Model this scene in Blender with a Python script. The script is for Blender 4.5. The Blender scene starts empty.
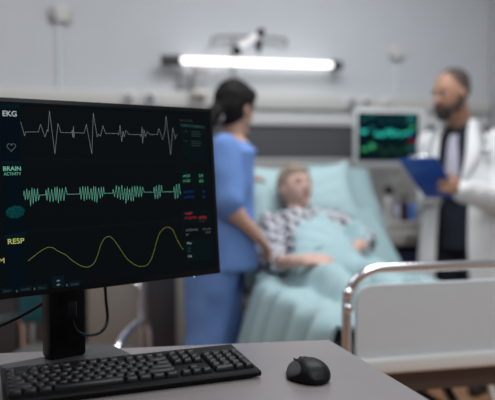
import bpy, bmesh, math, random
from mathutils import Vector, Matrix, noise
from mathutils.bvhtree import BVHTree

random.seed(7)
SC = bpy.context.scene
COL = SC.collection
V = Vector
PI = math.pi

# ------------------------------------------------------------------ camera
F = 50.0 / 36.0 * 495.0
CAM = V((0, 0, 1.24))
YAW = math.radians(13.0)
PITCH = math.atan(40.0 / F)
cd = bpy.data.cameras.new('camera')
cam = bpy.data.objects.new('camera', cd)
COL.objects.link(cam)
cam.location = CAM
cam.rotation_euler = (PI / 2 - PITCH, 0, -YAW)
cd.lens = 50
cd.sensor_width = 36
cd.clip_start = 0.05
cd.dof.use_dof = True
cd.dof.focus_distance = 1.36
cd.dof.aperture_fstop = 1.9
SC.camera = cam

# ------------------------------------------------------------------ world, lamps, exposure
wd = bpy.data.worlds.new('world')
SC.world = wd
wd.use_nodes = True
bg = wd.node_tree.nodes['Background']
bg.inputs[0].default_value = (0.80, 0.86, 1.0, 1)
bg.inputs[1].default_value = 0.17


def area(name, loc, size, power, color, rot=(0, 0, 0)):
    l = bpy.data.lights.new(name, 'AREA')
    l.shape = 'RECTANGLE'
    l.size, l.size_y = size
    l.energy = power
    l.color = color
    o = bpy.data.objects.new(name, l)
    COL.objects.link(o)
    o.location = loc
    o.rotation_euler = rot
    return o


area('ceiling_lamp_light', (1.0, 0.15, 2.90), (1.2, 1.2), 33, (0.92, 0.97, 1.0))
area('ceiling_lamp_light', (1.15, 2.55, 2.90), (1.2, 1.2), 40, (0.945, 0.975, 1.0))
area('ceiling_lamp_light', (-0.95, 2.75, 2.90), (1.2, 1.2), 19, (0.945, 0.975, 1.0))
SC.view_settings.view_transform = 'Standard'
SC.view_settings.look = 'None'
SC.view_settings.gamma = 1
SC.view_settings.use_curve_mapping = False
SC.view_settings.exposure = 0.0
SC.cycles.use_denoising = True

# ------------------------------------------------------------------ projection of a photo pixel to a point of the room
RIGHT = V((math.cos(YAW), -math.sin(YAW), 0))
FWDH = V((math.sin(YAW), math.cos(YAW), 0))
UPZ = V((0, 0, 1))
FWD = FWDH * math.cos(PITCH) - UPZ * math.sin(PITCH)
UPV = FWDH * math.sin(PITCH) + UPZ * math.cos(PITCH)


def ray(px, py):
    return FWD + RIGHT * ((px - 247.5) / F) + UPV * ((200 - py) / F)


def at(px, py, Z):
    d = ray(px, py)
    return CAM + d * (Z / d.dot(FWDH))


def on_z(px, py, z):
    d = ray(px, py)
    return CAM + d * ((z - CAM.z) / d.z)


def camdir(x, z):
    return (RIGHT * x + FWDH * z).normalized()


# ------------------------------------------------------------------ materials
MATS = {}


def mat(name, col, rough=0.5, metal=0.0, emit=None, es=1.0, spec=None, noise_amt=0.0, noise_scale=30.0,
        bump=0.0, trans=0.0, coat=0.0, ior=None):
    if name in MATS:
        return MATS[name]
    m = bpy.data.materials.new(name)
    m.use_nodes = True
    nt = m.node_tree
    b = nt.nodes['Principled BSDF']
    b.inputs['Base Color'].default_value = (*col, 1)
    b.inputs['Roughness'].default_value = rough
    b.inputs['Metallic'].default_value = metal
    if spec is not None:
        b.inputs['Specular IOR Level'].default_value = spec
    if trans:
        b.inputs['Transmission Weight'].default_value = trans
    if coat:
        b.inputs['Coat Weight'].default_value = coat
    if emit:
        b.inputs['Emission Color'].default_value = (*emit, 1)
        b.inputs['Emission Strength'].default_value = es
    if noise_amt or bump:
        tc = nt.nodes.new('ShaderNodeTexCoord')
        nz = nt.nodes.new('ShaderNodeTexNoise')
        nz.inputs['Scale'].default_value = noise_scale
        nz.inputs['Detail'].default_value = 4
        nt.links.new(tc.outputs['Object'], nz.inputs['Vector'])
        if noise_amt:
            mx = nt.nodes.new('ShaderNodeMix')
            mx.data_type = 'RGBA'
            mx.inputs[6].default_value = (*[c * (1 - noise_amt) for c in col], 1)
            mx.inputs[7].default_value = (*[min(1, c * (1 + noise_amt)) for c in col], 1)
            nt.links.new(nz.outputs['Fac'], mx.inputs[0])
            nt.links.new(mx.outputs[2], b.inputs['Base Color'])
        if bump:
            bp = nt.nodes.new('ShaderNodeBump')
            bp.inputs['Strength'].default_value = bump
            bp.inputs['Distance'].default_value = 0.003
            nt.links.new(nz.outputs['Fac'], bp.inputs['Height'])
            nt.links.new(bp.outputs['Normal'], b.inputs['Normal'])
    MATS[name] = m
    return m


def glow(name, col, s=1.0):
    """a lit screen marking"""
    if name in MATS:
        return MATS[name]
    m = bpy.data.materials.new(name)
    m.use_nodes = True
    nt = m.node_tree
    for n in list(nt.nodes):
        nt.nodes.remove(n)
    e = nt.nodes.new('ShaderNodeEmission')
    e.inputs[0].default_value = (*col, 1)
    e.inputs[1].default_value = s
    o = nt.nodes.new('ShaderNodeOutputMaterial')
    nt.links.new(e.outputs[0], o.inputs[0])
    MATS[name] = m
    return m


def gingham():
    m = bpy.data.materials.new('gingham_cloth')
    m.use_nodes = True
    nt = m.node_tree
    b = nt.nodes['Principled BSDF']
    b.inputs['Roughness'].default_value = 0.9
    tc = nt.nodes.new('ShaderNodeTexCoord')
    mp = nt.nodes.new('ShaderNodeMapping')
    mp.inputs['Rotation'].default_value = (math.radians(35), math.radians(18), math.radians(8))
    nt.links.new(tc.outputs['Object'], mp.inputs['Vector'])
    ck = nt.nodes.new('ShaderNodeTexChecker')
    ck.inputs['Scale'].default_value = 36
    ck.inputs['Color1'].default_value = (0.70, 0.70, 0.74, 1)
    ck.inputs['Color2'].default_value = (0.02, 0.02, 0.035, 1)
    nt.links.new(mp.outputs[0], ck.inputs['Vector'])
    nt.links.new(ck.outputs['Color'], b.inputs['Base Color'])
    return m


def wood_floor():
    m = bpy.data.materials.new('wood_floor')
    m.use_nodes = True
    nt = m.node_tree
    b = nt.nodes['Principled BSDF']
    b.inputs['Roughness'].default_value = 0.42
    tc = nt.nodes.new('ShaderNodeTexCoord')
    mp = nt.nodes.new('ShaderNodeMapping')
    mp.inputs['Scale'].default_value = (1, 1, 1)
    nt.links.new(tc.outputs['Object'], mp.inputs['Vector'])
    br = nt.nodes.new('ShaderNodeTexBrick')
    br.inputs['Color1'].default_value = (0.56, 0.30, 0.17, 1)
    br.inputs['Color2'].default_value = (0.46, 0.24, 0.135, 1)
    br.inputs['Mortar'].default_value = (0.12, 0.06, 0.035, 1)
    br.inputs['Scale'].default_value = 1.0
    br.inputs['Brick Width'].default_value = 1.2
    br.inputs['Row Height'].default_value = 0.14
    br.inputs['Mortar Size'].default_value = 0.004
    nt.links.new(mp.outputs[0], br.inputs['Vector'])
    nt.links.new(br.outputs['Color'], b.inputs['Base Color'])
    return m


M_WALL = mat('wall_paint', (0.565, 0.59, 0.62), 0.85, noise_amt=0.03, noise_scale=6, bump=0.05)
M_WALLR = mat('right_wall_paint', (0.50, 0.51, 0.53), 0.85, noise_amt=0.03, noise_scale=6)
M_CEIL = mat('ceiling_paint', (0.75, 0.75, 0.75), 0.9, noise_amt=0.02)
M_FLOOR = wood_floor()
M_CREAM = mat('cream_trunking', (0.60, 0.595, 0.57), 0.5, noise_amt=0.02)
M_TRUNK = mat('white_trunking', (0.68, 0.69, 0.70), 0.45, noise_amt=0.02)
M_DARKP = mat('charcoal_panel', (0.085, 0.085, 0.095), 0.5, noise_amt=0.06)
M_LOWW = mat('lower_wall_laminate', (0.50, 0.485, 0.465), 0.7, noise_amt=0.03)
M_WHITEP = mat('white_plastic', (0.72, 0.72, 0.71), 0.4, noise_amt=0.01)
M_GREYP = mat('grey_plastic', (0.20, 0.205, 0.21), 0.5, noise_amt=0.02)
M_BLACK = mat('black_plastic', (0.005, 0.005, 0.006), 0.45, spec=0.18, noise_amt=0.05, noise_scale=200)
M_BLACKG = mat('black_gloss_plastic', (0.004, 0.004, 0.005), 0.35, spec=0.15, noise_amt=0.05)
M_KEY = mat('key_plastic', (0.007, 0.0068, 0.0074), 0.33, spec=0.38, noise_amt=0.05, noise_scale=300)
M_KBODY = mat('keyboard_plastic', (0.0025, 0.0025, 0.003), 0.55, spec=0.15, noise_amt=0.05, noise_scale=300)
M_DESK = mat('desk_laminate', (0.25, 0.222, 0.226), 0.30, spec=1.0, noise_amt=0.02, noise_scale=90)
M_GREYMET = mat('grey_metal', (0.33, 0.33, 0.345), 0.38, metal=0.3, noise_amt=0.02)
M_CHROME = mat('chrome', (0.80, 0.80, 0.81), 0.22, metal=1.0, noise_amt=0.01)
M_STEEL = mat('brushed_steel', (0.55, 0.55, 0.56), 0.35, metal=1.0, noise_amt=0.03)
M_FOOTP = mat('footboard_laminate', (0.74, 0.80, 0.83), 0.45, noise_amt=0.02)
M_FOOTBAR = mat('white_enamel', (0.88, 0.90, 0.88), 0.25, noise_amt=0.01)
M_BEDDARK = mat('bed_frame_brown', (0.10, 0.075, 0.06), 0.5, noise_amt=0.05)
M_RUBBER = mat('black_rubber', (0.015, 0.015, 0.016), 0.6, noise_amt=0.05)
M_TEAL = mat('teal_cotton', (0.42, 0.58, 0.61), 0.9, noise_amt=0.04, noise_scale=40, bump=0.15)
M_TEAL2 = mat('teal_sheet_cotton', (0.30, 0.43, 0.45), 0.9, noise_amt=0.04, noise_scale=40, bump=0.15)
M_BLANK = mat('teal_blanket_cotton', (0.36, 0.505, 0.53), 0.85, noise_amt=0.05, noise_scale=30, bump=0.2)
M_SCRUB = mat('blue_scrub_cotton', (0.14, 0.26, 0.57), 0.9, noise_amt=0.06, noise_scale=25, bump=0.15)
M_SKIN = mat('skin', (0.55, 0.32, 0.235), 0.55, noise_amt=0.05, noise_scale=30)
M_SKIN3 = mat('skin_of_doctor', (0.42, 0.225, 0.15), 0.55, noise_amt=0.05, noise_scale=30)
M_SKIN2 = mat('skin_of_patient', (0.63, 0.40, 0.33), 0.55, noise_amt=0.06, noise_scale=30)
M_LIP = mat('lips', (0.47, 0.20, 0.17), 0.5)
M_HAIRD = mat('dark_brown_hair', (0.007, 0.0055, 0.0055), 0.7, spec=0.2, noise_amt=0.3, noise_scale=60, bump=0.5)
M_HAIRG = mat('grey_blond_hair', (0.29, 0.22, 0.165), 0.6, noise_amt=0.3, noise_scale=60, bump=0.6)
M_HAIRB = mat('cropped_dark_hair', (0.07, 0.05, 0.045), 0.7, noise_amt=0.3, noise_scale=80)
M_BEARD = mat('dark_beard', (0.028, 0.018, 0.015), 0.75, noise_amt=0.3, noise_scale=90, bump=0.6)
M_COAT = mat('white_coat_cotton', (0.80, 0.81, 0.82), 0.9, noise_amt=0.02, noise_scale=20, bump=0.15)
M_NAVY = mat('navy_cotton', (0.008, 0.011, 0.024), 0.85, noise_amt=0.1, noise_scale=30)
M_TIE = mat('lilac_tie_silk', (0.42, 0.41, 0.50), 0.6, noise_amt=0.05)
M_BLUECLIP = mat('blue_clipboard_plastic', (0.006, 0.070, 0.38), 0.35, noise_amt=0.02)
M_GING = gingham()
M_EYEW = mat('eye_white', (0.75, 0.73, 0.70), 0.2)
M_IRIS = mat('eye_iris', (0.05, 0.03, 0.02), 0.2)
M_TUBE = glow('lamp_tube_light', (1.0, 0.99, 0.98), 2.7)
M_LEDW = glow('small_lamp_light', (1.0, 0.97, 0.98), 0.95)
M_SMOKE = mat('clear_jar_plastic', (0.75, 0.77, 0.77), 0.1, trans=0.5)
M_CABI = mat('taupe_cabinet_laminate', (0.27, 0.245, 0.22), 0.5, noise_amt=0.05, noise_scale=12)
M_CABD = mat('dark_cabinet_laminate', (0.045, 0.045, 0.052), 0.45, noise_amt=0.05)
M_CHAIR = mat('petrol_upholstery', (0.006, 0.10, 0.125), 0.7, noise_amt=0.08)
M_GREYFAB = mat('grey_upholstery', (0.10, 0.10, 0.10), 0.8, noise_amt=0.1)
M_DRAWER = mat('beige_laminate', (0.42, 0.40, 0.37), 0.5, noise_amt=0.03)
M_NAVYBOX = mat('navy_box_card', (0.015, 0.02, 0.07), 0.6)
M_BLUEBOX = mat('blue_box_card', (0.09, 0.22, 0.62), 0.6)
M_PURPLE = mat('purple_cap_plastic', (0.30, 0.14, 0.42), 0.5)
M_BROWNB = mat('brown_bottle_glass', (0.035, 0.012, 0.012), 0.15)
M_GREYTHUMB = mat('grey_thumb_rubber', (0.075, 0.075, 0.08), 0.55, noise_amt=0.05, noise_scale=300)


# ------------------------------------------------------------------ mesh builder
class MB:
    def __init__(s):
        s.bm = bmesh.new()

    def _add(s, tmp, mtx=None):
        me = bpy.data.meshes.new('tmp')
        tmp.to_mesh(me)
        tmp.free()
        if mtx is not None:
            me.transform(mtx)
        s.bm.from_mesh(me)
        bpy.data.meshes.remove(me)

    def box(s, c, size, rot=None, bev=0.0, seg=2):
        t = bmesh.new()
        bmesh.ops.create_cube(t, size=1)
        bmesh.ops.scale(t, vec=V(size), verts=t.verts)
        if bev:
            bmesh.ops.bevel(t, geom=t.edges[:], offset=bev, segments=seg, affect='EDGES', profile=0.5)
        m = Matrix.Translation(V(c))
        if rot is not None:
            m = m @ (rot.to_4x4() if hasattr(rot, 'to_4x4') else rot)
        s._add(t, m)
        return s

    def loft(s, rings, caps=True, closed=True, loop=False):
        bm = s.bm
        vs = [[bm.verts.new(p) for p in r] for r in rings]
        n = len(rings[0])
        m = len(vs)
        for i in range(m if loop else m - 1):
            a, b = vs[i], vs[(i + 1) % m]
            for j in range(n if closed else n - 1):
                k = (j + 1) % n
                bm.faces.new((a[j], a[k], b[k], b[j]))
        if caps and closed and not loop:
            bm.faces.new(vs[0][::-1])
            bm.faces.new(vs[-1])
        return s

    def cyl(s, p0, p1, r0, r1=None, n=18, caps=True):
        p0, p1 = V(p0), V(p1)
        r1 = r0 if r1 is None else r1
        d = (p1 - p0).normalized()
        a = d.orthogonal().normalized()
        b = d.cross(a)
        ring = lambda p, r: [p + (a * math.cos(2 * PI * i / n) + b * math.sin(2 * PI * i / n)) * r for i in range(n)]
        return s.loft([ring(p0, r0), ring(p1, r1)], caps)

    def lathe(s, c, prof, axis=V((0, 0, 1)), n=20):
        c = V(c)
        a = axis.orthogonal().normalized()
        b = axis.cross(a)
        rings = [[c + axis * h + (a * math.cos(2 * PI * i / n) + b * math.sin(2 * PI * i / n)) * max(r, 1e-4)
                  for i in range(n)] for r, h in prof]
        return s.loft(rings)

    def tube(s, pts, r, n=10, r_end=None):
        pts = [V(p) for p in pts]
        rings = []
        t0 = (pts[1] - pts[0]).normalized()
        a = t0.orthogonal().normalized()
        for i, p in enumerate(pts):
            t = (pts[min(i + 1, len(pts) - 1)] - pts[max(i - 1, 0)]).normalized()
            a = (a - t * a.dot(t)).normalized()
            b = t.cross(a)
            rr = r if r_end is None else r + (r_end - r) * i / (len(pts) - 1)
            rings.append([p + (a * math.cos(2 * PI * k / n) + b * math.sin(2 * PI * k / n)) * rr for k in range(n)])
        return s.loft(rings)

    def ell(s, c, r, rot=None, nu=20, nv=12):
        t = bmesh.new()
        bmesh.ops.create_uvsphere(t, u_segments=nu, v_segments=nv, radius=1)
        m = Matrix.Translation(V(c))
        if rot is not None:
            m = m @ rot.to_4x4()
        m = m @ Matrix.Diagonal((r[0], r[1], r[2], 1))
        s._add(t, m)
        return s

    def cap(s, p0, p1, r0, r1=None, n=16):
        r1 = r0 if r1 is None else r1
        s.cyl(p0, p1, r0, r1, n)
        s.ell(p0, (r0,) * 3, nu=n, nv=10)
        s.ell(p1, (r1,) * 3, nu=n, nv=10)
        return s

    def chain(s, pts, rs, n=16):
        for i in range(len(pts) - 1):
            s.cap(pts[i], pts[i + 1], rs[i], rs[i + 1], n)
        return s

    def prism(s, pts, z0, z1):
        bm = s.bm
        a = [bm.verts.new((p[0], p[1], z0)) for p in pts]
        b = [bm.verts.new((p[0], p[1], z1)) for p in pts]
        n = len(pts)
        for i in range(n):
            j = (i + 1) % n
            bm.faces.new((a[i], a[j], b[j], b[i]))
        bm.faces.new(a[::-1])
        bm.faces.new(b)
        return s

    def grid(s, rows):
        bm = s.bm
        vs = [[bm.verts.new(p) for p in r] for r in rows]
        for i in range(len(vs) - 1):
            for j in range(len(vs[0]) - 1):
                bm.faces.new((vs[i][j], vs[i][j + 1], vs[i + 1][j + 1], vs[i + 1][j]))
        return s

    def mesh(s, name, m, smooth=True, angle=38):
        bmesh.ops.recalc_face_normals(s.bm, faces=s.bm.faces[:])
        me = bpy.data.meshes.new(name)
        s.bm.to_mesh(me)
        s.bm.free()
        if m:
            me.materials.append(m)
        if smooth:
            for p in me.polygons:
                p.use_smooth = True
            me.set_sharp_from_angle(angle=math.radians(angle))
        return me

    def build(s, name, m, parent=None, world=False, smooth=True, bev=0, solid=0, solid_off=0, sub=0, angle=38):
        me = s.mesh(name, m, smooth, angle)
        return link(name, me, parent, world, bev, solid, solid_off, sub)


def root_of(o):
    while o.parent:
        o = o.parent
    return o


def link(name, me, parent=None, world=False, bev=0, solid=0, solid_off=0, sub=0):
    o = bpy.data.objects.new(name, me)
    COL.objects.link(o)
    if parent:
        if world:
            me.transform(root_of(parent).matrix_basis.inverted())
        o.parent = parent
    if sub:
        md = o.modifiers.new('sub', 'SUBSURF')
        md.levels = md.render_levels = sub
    if solid:
        md = o.modifiers.new('solid', 'SOLIDIFY')
        md.thickness = solid
        md.offset = solid_off
    if bev:
        md = o.modifiers.new('bevel', 'BEVEL')
        md.width = bev
        md.segments = 2
        md.limit_method = 'ANGLE'
        md.angle_limit = math.radians(40)
    return o


def blob(name, mb, m, parent, voxel=0.008, smooth=4, fold=0.0, fscale=9.0, stretch=(1, 1, 1)):
    """one continuous skin round the overlapping volumes in mb"""
    me = mb.mesh(name, None)
    o = bpy.data.objects.new('tmp', me)
    COL.objects.link(o)
    r = o.modifiers.new('r', 'REMESH')
    r.mode = 'VOXEL'
    r.voxel_size = voxel
    sm = o.modifiers.new('s', 'SMOOTH')
    sm.factor = 0.5
    sm.iterations = smooth
    dg = bpy.context.evaluated_depsgraph_get()
    me2 = bpy.data.meshes.new_from_object(o.evaluated_get(dg))
    bpy.data.objects.remove(o)
    bpy.data.meshes.remove(me)
    me2.name = name
    if fold:
        ns = [v.normal.copy() for v in me2.vertices]
        for v, nn in zip(me2.vertices, ns):
            p = V((v.co.x * stretch[0], v.co.y * stretch[1], v.co.z * stretch[2])) * fscale
            d = noise.noise(p) + 0.5 * noise.noise(p * 2.3)
            v.co += nn * d * fold
    me2.materials.clear()
    me2.materials.append(m)
    for p in me2.polygons:
        p.use_smooth = True
    return link(name, me2, parent, world=parent is not None)


def tag(o, label, cat, group=None, kind=None):
    o['label'] = label
    o['category'] = cat
    if group:
        o['group'] = group
    if kind:
        o['kind'] = kind
    return o


def thing(name, label, cat, loc=(0, 0, 0), rz=0.0, group=None):
    o = bpy.data.objects.new(name, None)
    COL.objects.link(o)
    o.empty_display_size = 0.05
    o.location = loc
    o.rotation_euler = (0, 0, rz)
    return tag(o, label, cat, group)


def struct(name, mb, m, parent=None, **k):
    o = mb.build(name, m, parent, **k)
    if not parent:
        o['kind'] = 'structure'
    return o


def catmull(pts, n=8):
    out = []
    P = [V(p) for p in pts]
    for i in range(len(P) - 1):
        p0, p1, p2, p3 = P[max(i - 1, 0)], P[i], P[i + 1], P[min(i + 2, len(P) - 1)]
        for k in range(n):
            t = k / n
            out.append(0.5 * ((2 * p1) + (p2 - p0) * t + (2 * p0 - 5 * p1 + 4 * p2 - p3) * t * t +
                              (3 * p1 - p0 - 3 * p2 + p3) * t ** 3))
    out.append(P[-1])
    return out


# ================================================================== the room
WY = 4.16      # face of the bed wall
WX = 2.62      # face of the right wall
struct('floor', MB().box((0, 1.0, -0.05), (6.0, 6.6, 0.1)), M_FLOOR)
struct('ceiling', MB().box((0, 1.0, 3.0), (6.0, 6.6, 0.1)), M_CEIL)
struct('wall_back', MB().box((0, WY + 0.06, 1.5), (6.0, 0.12, 3.0)), M_WALL)
struct('wall_right', MB().box((WX + 0.06, 1.0, 1.5), (0.12, 6.3, 3.0)), M_WALLR)
struct('wall_left', MB().box((-2.66, 1.0, 1.5), (0.12, 6.3, 3.0)), M_WALL)
struct('baseboard_back', MB().box((0, WY - 0.008, 0.05), (5.2, 0.016, 0.1)), M_GREYP)
# bands along the bed wall: laminate, charcoal panel, white and cream trunking
struct('trim_1', MB().box((0, WY - 0.006, 0.675), (5.2, 0.012, 1.15)), M_LOWW)
struct('trim_2', MB().box((0.0, WY - 0.012, 1.352), (5.2, 0.024, 0.205)), M_DARKP)
struct('trim_3', MB().box((0, WY - 0.022, 1.50), (5.2, 0.044, 0.088), bev=0.006), M_TRUNK)
struct('trim_4', MB().box((0, WY - 0.035, 1.597), (5.2, 0.07, 0.096), bev=0.01), M_CREAM)
struct('trim_5', MB().box((0, WY - 0.012, 1.236), (5.2, 0.024, 0.024), bev=0.004), M_CREAM)

# ceiling lamps (seen only in reflections and as light)
for (x, y, w) in ((1.15, 2.55, 'white square ceiling lamp above the patient bed'),
                  (1.0, 0.15, 'white square ceiling lamp nearest the desk'),
                  (-0.95, 2.75, 'white square ceiling lamp left of the patient bed')):
    t = thing('ceiling_lamp', w, 'lamp', (x, y, 2.95), 0, 'ceiling lamps')
    MB().box((0, 0, -0.02), (1.3, 1.3, 0.04), bev=0.008).build('housing', M_WHITEP, t)

# ------------------------------------------------------------------ tube lamp on the wall
LX0, LX1, LY, LZ = 0.525, 1.49, 4.06, 1.825
t = thing('wall_tube_lamp', 'long glowing white tube lamp fixed across the wall above the bed', 'lamp', (0, LY, LZ))
tb = MB().cap((LX0 + 0.03, 0, 0), (LX1 - 0.03, 0, 0), 0.019, n=20).build('tube', M_TUBE, t)
m = MB()
m.cyl((LX0 - 0.105, 0.01, 0), (LX0 + 0.008, 0.01, 0), 0.030, 0.033)
m.build('end_cap', M_CABD, t)
m = MB()
m.cyl((LX1 - 0.008, 0.01, 0), (LX1 + 0.05, 0.01, 0), 0.033, 0.026)
m.build('end_cap', M_CABD, t)
for x in (LX0 - 0.05, LX1 + 0.02):
    MB().box((x, 0.055, 0), (0.04, 0.09, 0.04), bev=0.006).build('bracket', M_GREYP, t)

# ------------------------------------------------------------------ things on the wall
p = at(60, 21, 4.2)
t = thing('wall_socket_box', 'small beige box high on the wall above the monitor, conduit running down', 'socket', (p.x, WY, p.z))
MB().box((0.02, -0.02, 0), (0.075, 0.04, 0.09), bev=0.006).build('box', M_CREAM, t)
MB().box((-0.03, -0.012, 0), (0.05, 0.024, 0.085), bev=0.006).build('side_plate', M_GREYMET, t)
MB().cyl((0, -0.012, -0.04), (0, -0.012, 1.645 - p.z), 0.009).build('conduit', M_FOOTP, t)
p = at(401, 51, 4.4)
t = thing('wall_detector', 'round white detector high on the wall between tube lamp and doctor', 'detector', (p.x, WY, p.z))
MB().lathe((0, 0, 0), [(0.001, 0), (0.05, 0), (0.05, 0.02), (0.038, 0.04), (0.001, 0.042)], V((0, -1, 0))).build('cover', M_CREAM, t)
MB().cyl((0.004, -0.008, -0.045), (0.004, -0.008, 1.645 - p.z), 0.006).build('conduit', M_FOOTP, t)

# sockets and outlets on the cream trunking
for (px, w, h, mm, lab) in ((128, 0.045, 0.05, M_GREYMET, 'grey gas outlet on cream trunking, left one of the pair beside the monitor top'),
                            (149, 0.05, 0.055, M_GREYP, 'dark grey gas outlet on cream trunking just left of the suction jar'),
                            (361, 0.03, 0.05, M_DARKP, 'dark socket on cream trunking right above the small wall screen'),
                            (346, 0.045, 0.045, M_GREYMET, 'pale grey socket on cream trunking above the bed pillows'),
                            (380, 0.05, 0.045, M_CREAM, 'cream socket on trunking right of the dark socket')):
    zc = WY / (0.974 - 0.225 * (px - 247.5) / F)
    q = at(px, 102, zc)
    t = thing('wall_outlet', lab, 'socket', (q.x, WY - 0.07, 1.603), 0, 'outlets along the trunking')
    MB().box((0, -0.008, 0), (w + 0.03, 0.016, h + 0.025), bev=0.004).build('plate', M_TRUNK, t)
    MB().lathe((0, -0.016, 0), [(0.001, 0), (w / 2, 0), (w / 2 * 0.9, 0.02), (0.001, 0.021)], V((0, -1, 0))).build('socket', mm, t)

# suction jar hanging on a rail pipe
t = thing('suction_jar', 'clear suction jar with cream lids on the wall under the tube lamp', 'medical jar', (0.645, 4.04, 1.62))
MB().lathe((0, 0, 0.03), [(0.028, 0), (0.04, 0.01), (0.042, 0.10), (0.036, 0.115)]).build('jar', M_SMOKE, t)
MB().lathe((0, 0, 0.0), [(0.02, 0), (0.05, 0.006), (0.05, 0.032), (0.03, 0.036)]).build('base', mat('ivory_plastic', (0.86, 0.80, 0.74), 0.4), t)
MB().lathe((0, 0, 0.142), [(0.03, 0), (0.05, 0.006), (0.05, 0.03), (0.02, 0.04)]).build('lid', MATS['ivory_plastic'], t)
MB().box((0, 0.055, 0.09), (0.05, 0.07, 0.12), bev=0.005).build('bracket', M_GREYMET, t)
q = at(181, 90, 4.1)
tag(MB().cyl((q.x, 4.12, 1.645), (q.x, 4.12, 1.805), 0.012).build('wall_pipe', M_GREYMET),
    'thin grey pipe on the wall under the left end of the tube lamp', 'pipe')

# ================================================================== the bed
BX0, BX1, BY0, BY1 = 0.72, 1.50, 2.10, 4.06
MZ = 0.64
PIV = 2.95
ANG = math.radians(34)
BL = 0.95
bed = thing('hospital_bed', 'hospital bed with grey footboard in a chrome tube frame', 'bed', ((BX0 + BX1) / 2, 3.0, 0))
# footboard: chrome tube hoop, laminate panel, white bar
FL = at(347.5, 300, 1.97).x
FX0, FX1, FY = FL, 1.52, 1.86
hp = [(FX0, FY, 0.34), (FX0, FY, 0.78)]
R = 0.105
for k in range(9):
    a = PI - PI / 2 * k / 8
    hp.append((FX0 + R + R * math.cos(a), FY, 0.818 + R * math.sin(a)))
for k in range(9):
    a = PI / 2 - PI / 2 * k / 8
    hp.append((FX1 - R + R * math.cos(a), FY, 0.818 + R * math.sin(a)))
hp += [(FX1, FY, 0.78), (FX1, FY, 0.34)]
hoop = MB().tube(hp, 0.0145, 14).build('footboard_frame', M_CHROME, bed, world=True)
for zz in (0.855, 0.812):
    m = MB().ell((FX0, FY - 0.012, zz), (0.017, 0.017, 0.017)).build('clamp_knob', M_CHROME, hoop, world=True)
pn = []
px0, px1, pz0, pz1, rr = FX0 + 0.028, FX1 - 0.028, 0.662, 0.876, 0.05
for (cx, cz, a0) in ((px0 + rr, pz1 - rr, PI), (px1 - rr, pz1 - rr, PI / 2)):
    for k in range(7):
        a = a0 - PI / 2 * k / 6
        pn.append((cx + rr * math.cos(a), cz + rr * math.sin(a)))
pn += [(px1, pz0), (px0, pz0)]
m = MB()
m.prism(pn, 0, 0.018)
me_rot = Matrix.Translation((0, FY + 0.012, 0)) @ Matrix.Rotation(PI / 2, 4, 'X')
bmesh.ops.transform(m.bm, matrix=me_rot, verts=m.bm.verts)
m.build('footboard_panel', M_FOOTP, bed, world=True, bev=0.003)
MB().box(((FX0 + FX1) / 2, FY - 0.002, 0.637), (FX1 - FX0 - 0.03, 0.045, 0.05), bev=0.012, seg=3).build('footboard_bar', M_FOOTBAR, bed, world=True)
# head end
MB().box(((BX0 + BX1) / 2, BY1 + 0.0, 0.86), (BX1 - BX0, 0.025, 0.34), bev=0.01).build('headboard', M_FOOTP, bed, world=True)
for x in (BX0 + 0.05, BX1 - 0.05):
    MB().cyl((x, BY1, 0.36), (x, BY1, 0.95), 0.016).build('headboard_post', M_CHROME, bed, world=True)
# mattress base
m = MB()
m.box(((BX0 + BX1) / 2, (BY0 + PIV) / 2, 0.505), (BX1 - BX0, PIV - BY0, 0.03))
for x in (BX0 + 0.03, BX1 - 0.03):
    m.box((x, (FY + BY1) / 2, 0.45), (0.045, BY1 - FY, 0.07))
m.box(((BX0 + BX1) / 2, FY + 0.035, 0.575), (BX1 - BX0 - 0.02, 0.03, 0.07))
for y in (1.9, 2.5, 3.0, 3.5, 4.0):
    m.box(((BX0 + BX1) / 2, y, 0.45), (BX1 - BX0 - 0.06, 0.05, 0.05))
m.build('bed_frame', M_BEDDARK, bed, world=True, bev=0.004)
bk = MB()
rot = Matrix.Rotation(ANG, 3, 'X')
cpt = V(((BX0 + BX1) / 2, PIV, 0.49)) + rot @ V((0, BL / 2 + 0.02, 0.012))
bk.box(cpt, (BX1 - BX0 - 0.02, BL, 0.024), rot, bev=0.004)
bk.build('backrest_frame', M_BEDDARK, bed, world=True)
# undercarriage and casters
m = MB()
for x in (BX0 + 0.14, BX1 - 0.14):
    m.box((x, 3.0, 0.24), (0.05, 1.85, 0.05))
for y in (2.12, 3.88):
    m.box(((BX0 + BX1) / 2, y, 0.24), (BX1 - BX0 - 0.1, 0.05, 0.05))
m.build('undercarriage', M_BEDDARK, bed, world=True, bev=0.004)
for (y0, y1) in ((2.25, 2.6), (3.3, 3.65)):
    for x in (BX0 + 0.14, BX1 - 0.14):
        MB().tube([(x, y0, 0.26), (x, y1, 0.44)], 0.02, 10).build('lift_arm', M_STEEL, bed, world=True)
for x in (BX0 + 0.08, BX1 - 0.06):
    for y in (2.12, 3.88):
        MB().lathe((x - 0.02, y, 0.085), [(0.03, 0), (0.085, 0.003), (0.085, 0.037), (0.03, 0.04)], V((1, 0, 0)), 24).build('caster', M_RUBBER, bed, world=True)
        MB().box((x, y, 0.19), (0.055, 0.07, 0.09), bev=0.015).build('caster_fork', M_BLACK, bed, world=True)
q0, q1 = at(484, 360, 2.12), at(497, 412, 2.12)
MB().tube([q0, q1], 0.012, 12).build('brake_rod', M_FOOTBAR, bed, world=True)
MB().cyl(q0 + V((0, 0, 0.0)), q0 + V((0, 0.06, 0.07)), 0.012).build('rod_bracket', M_BEDDARK, bed, world=True)

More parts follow.
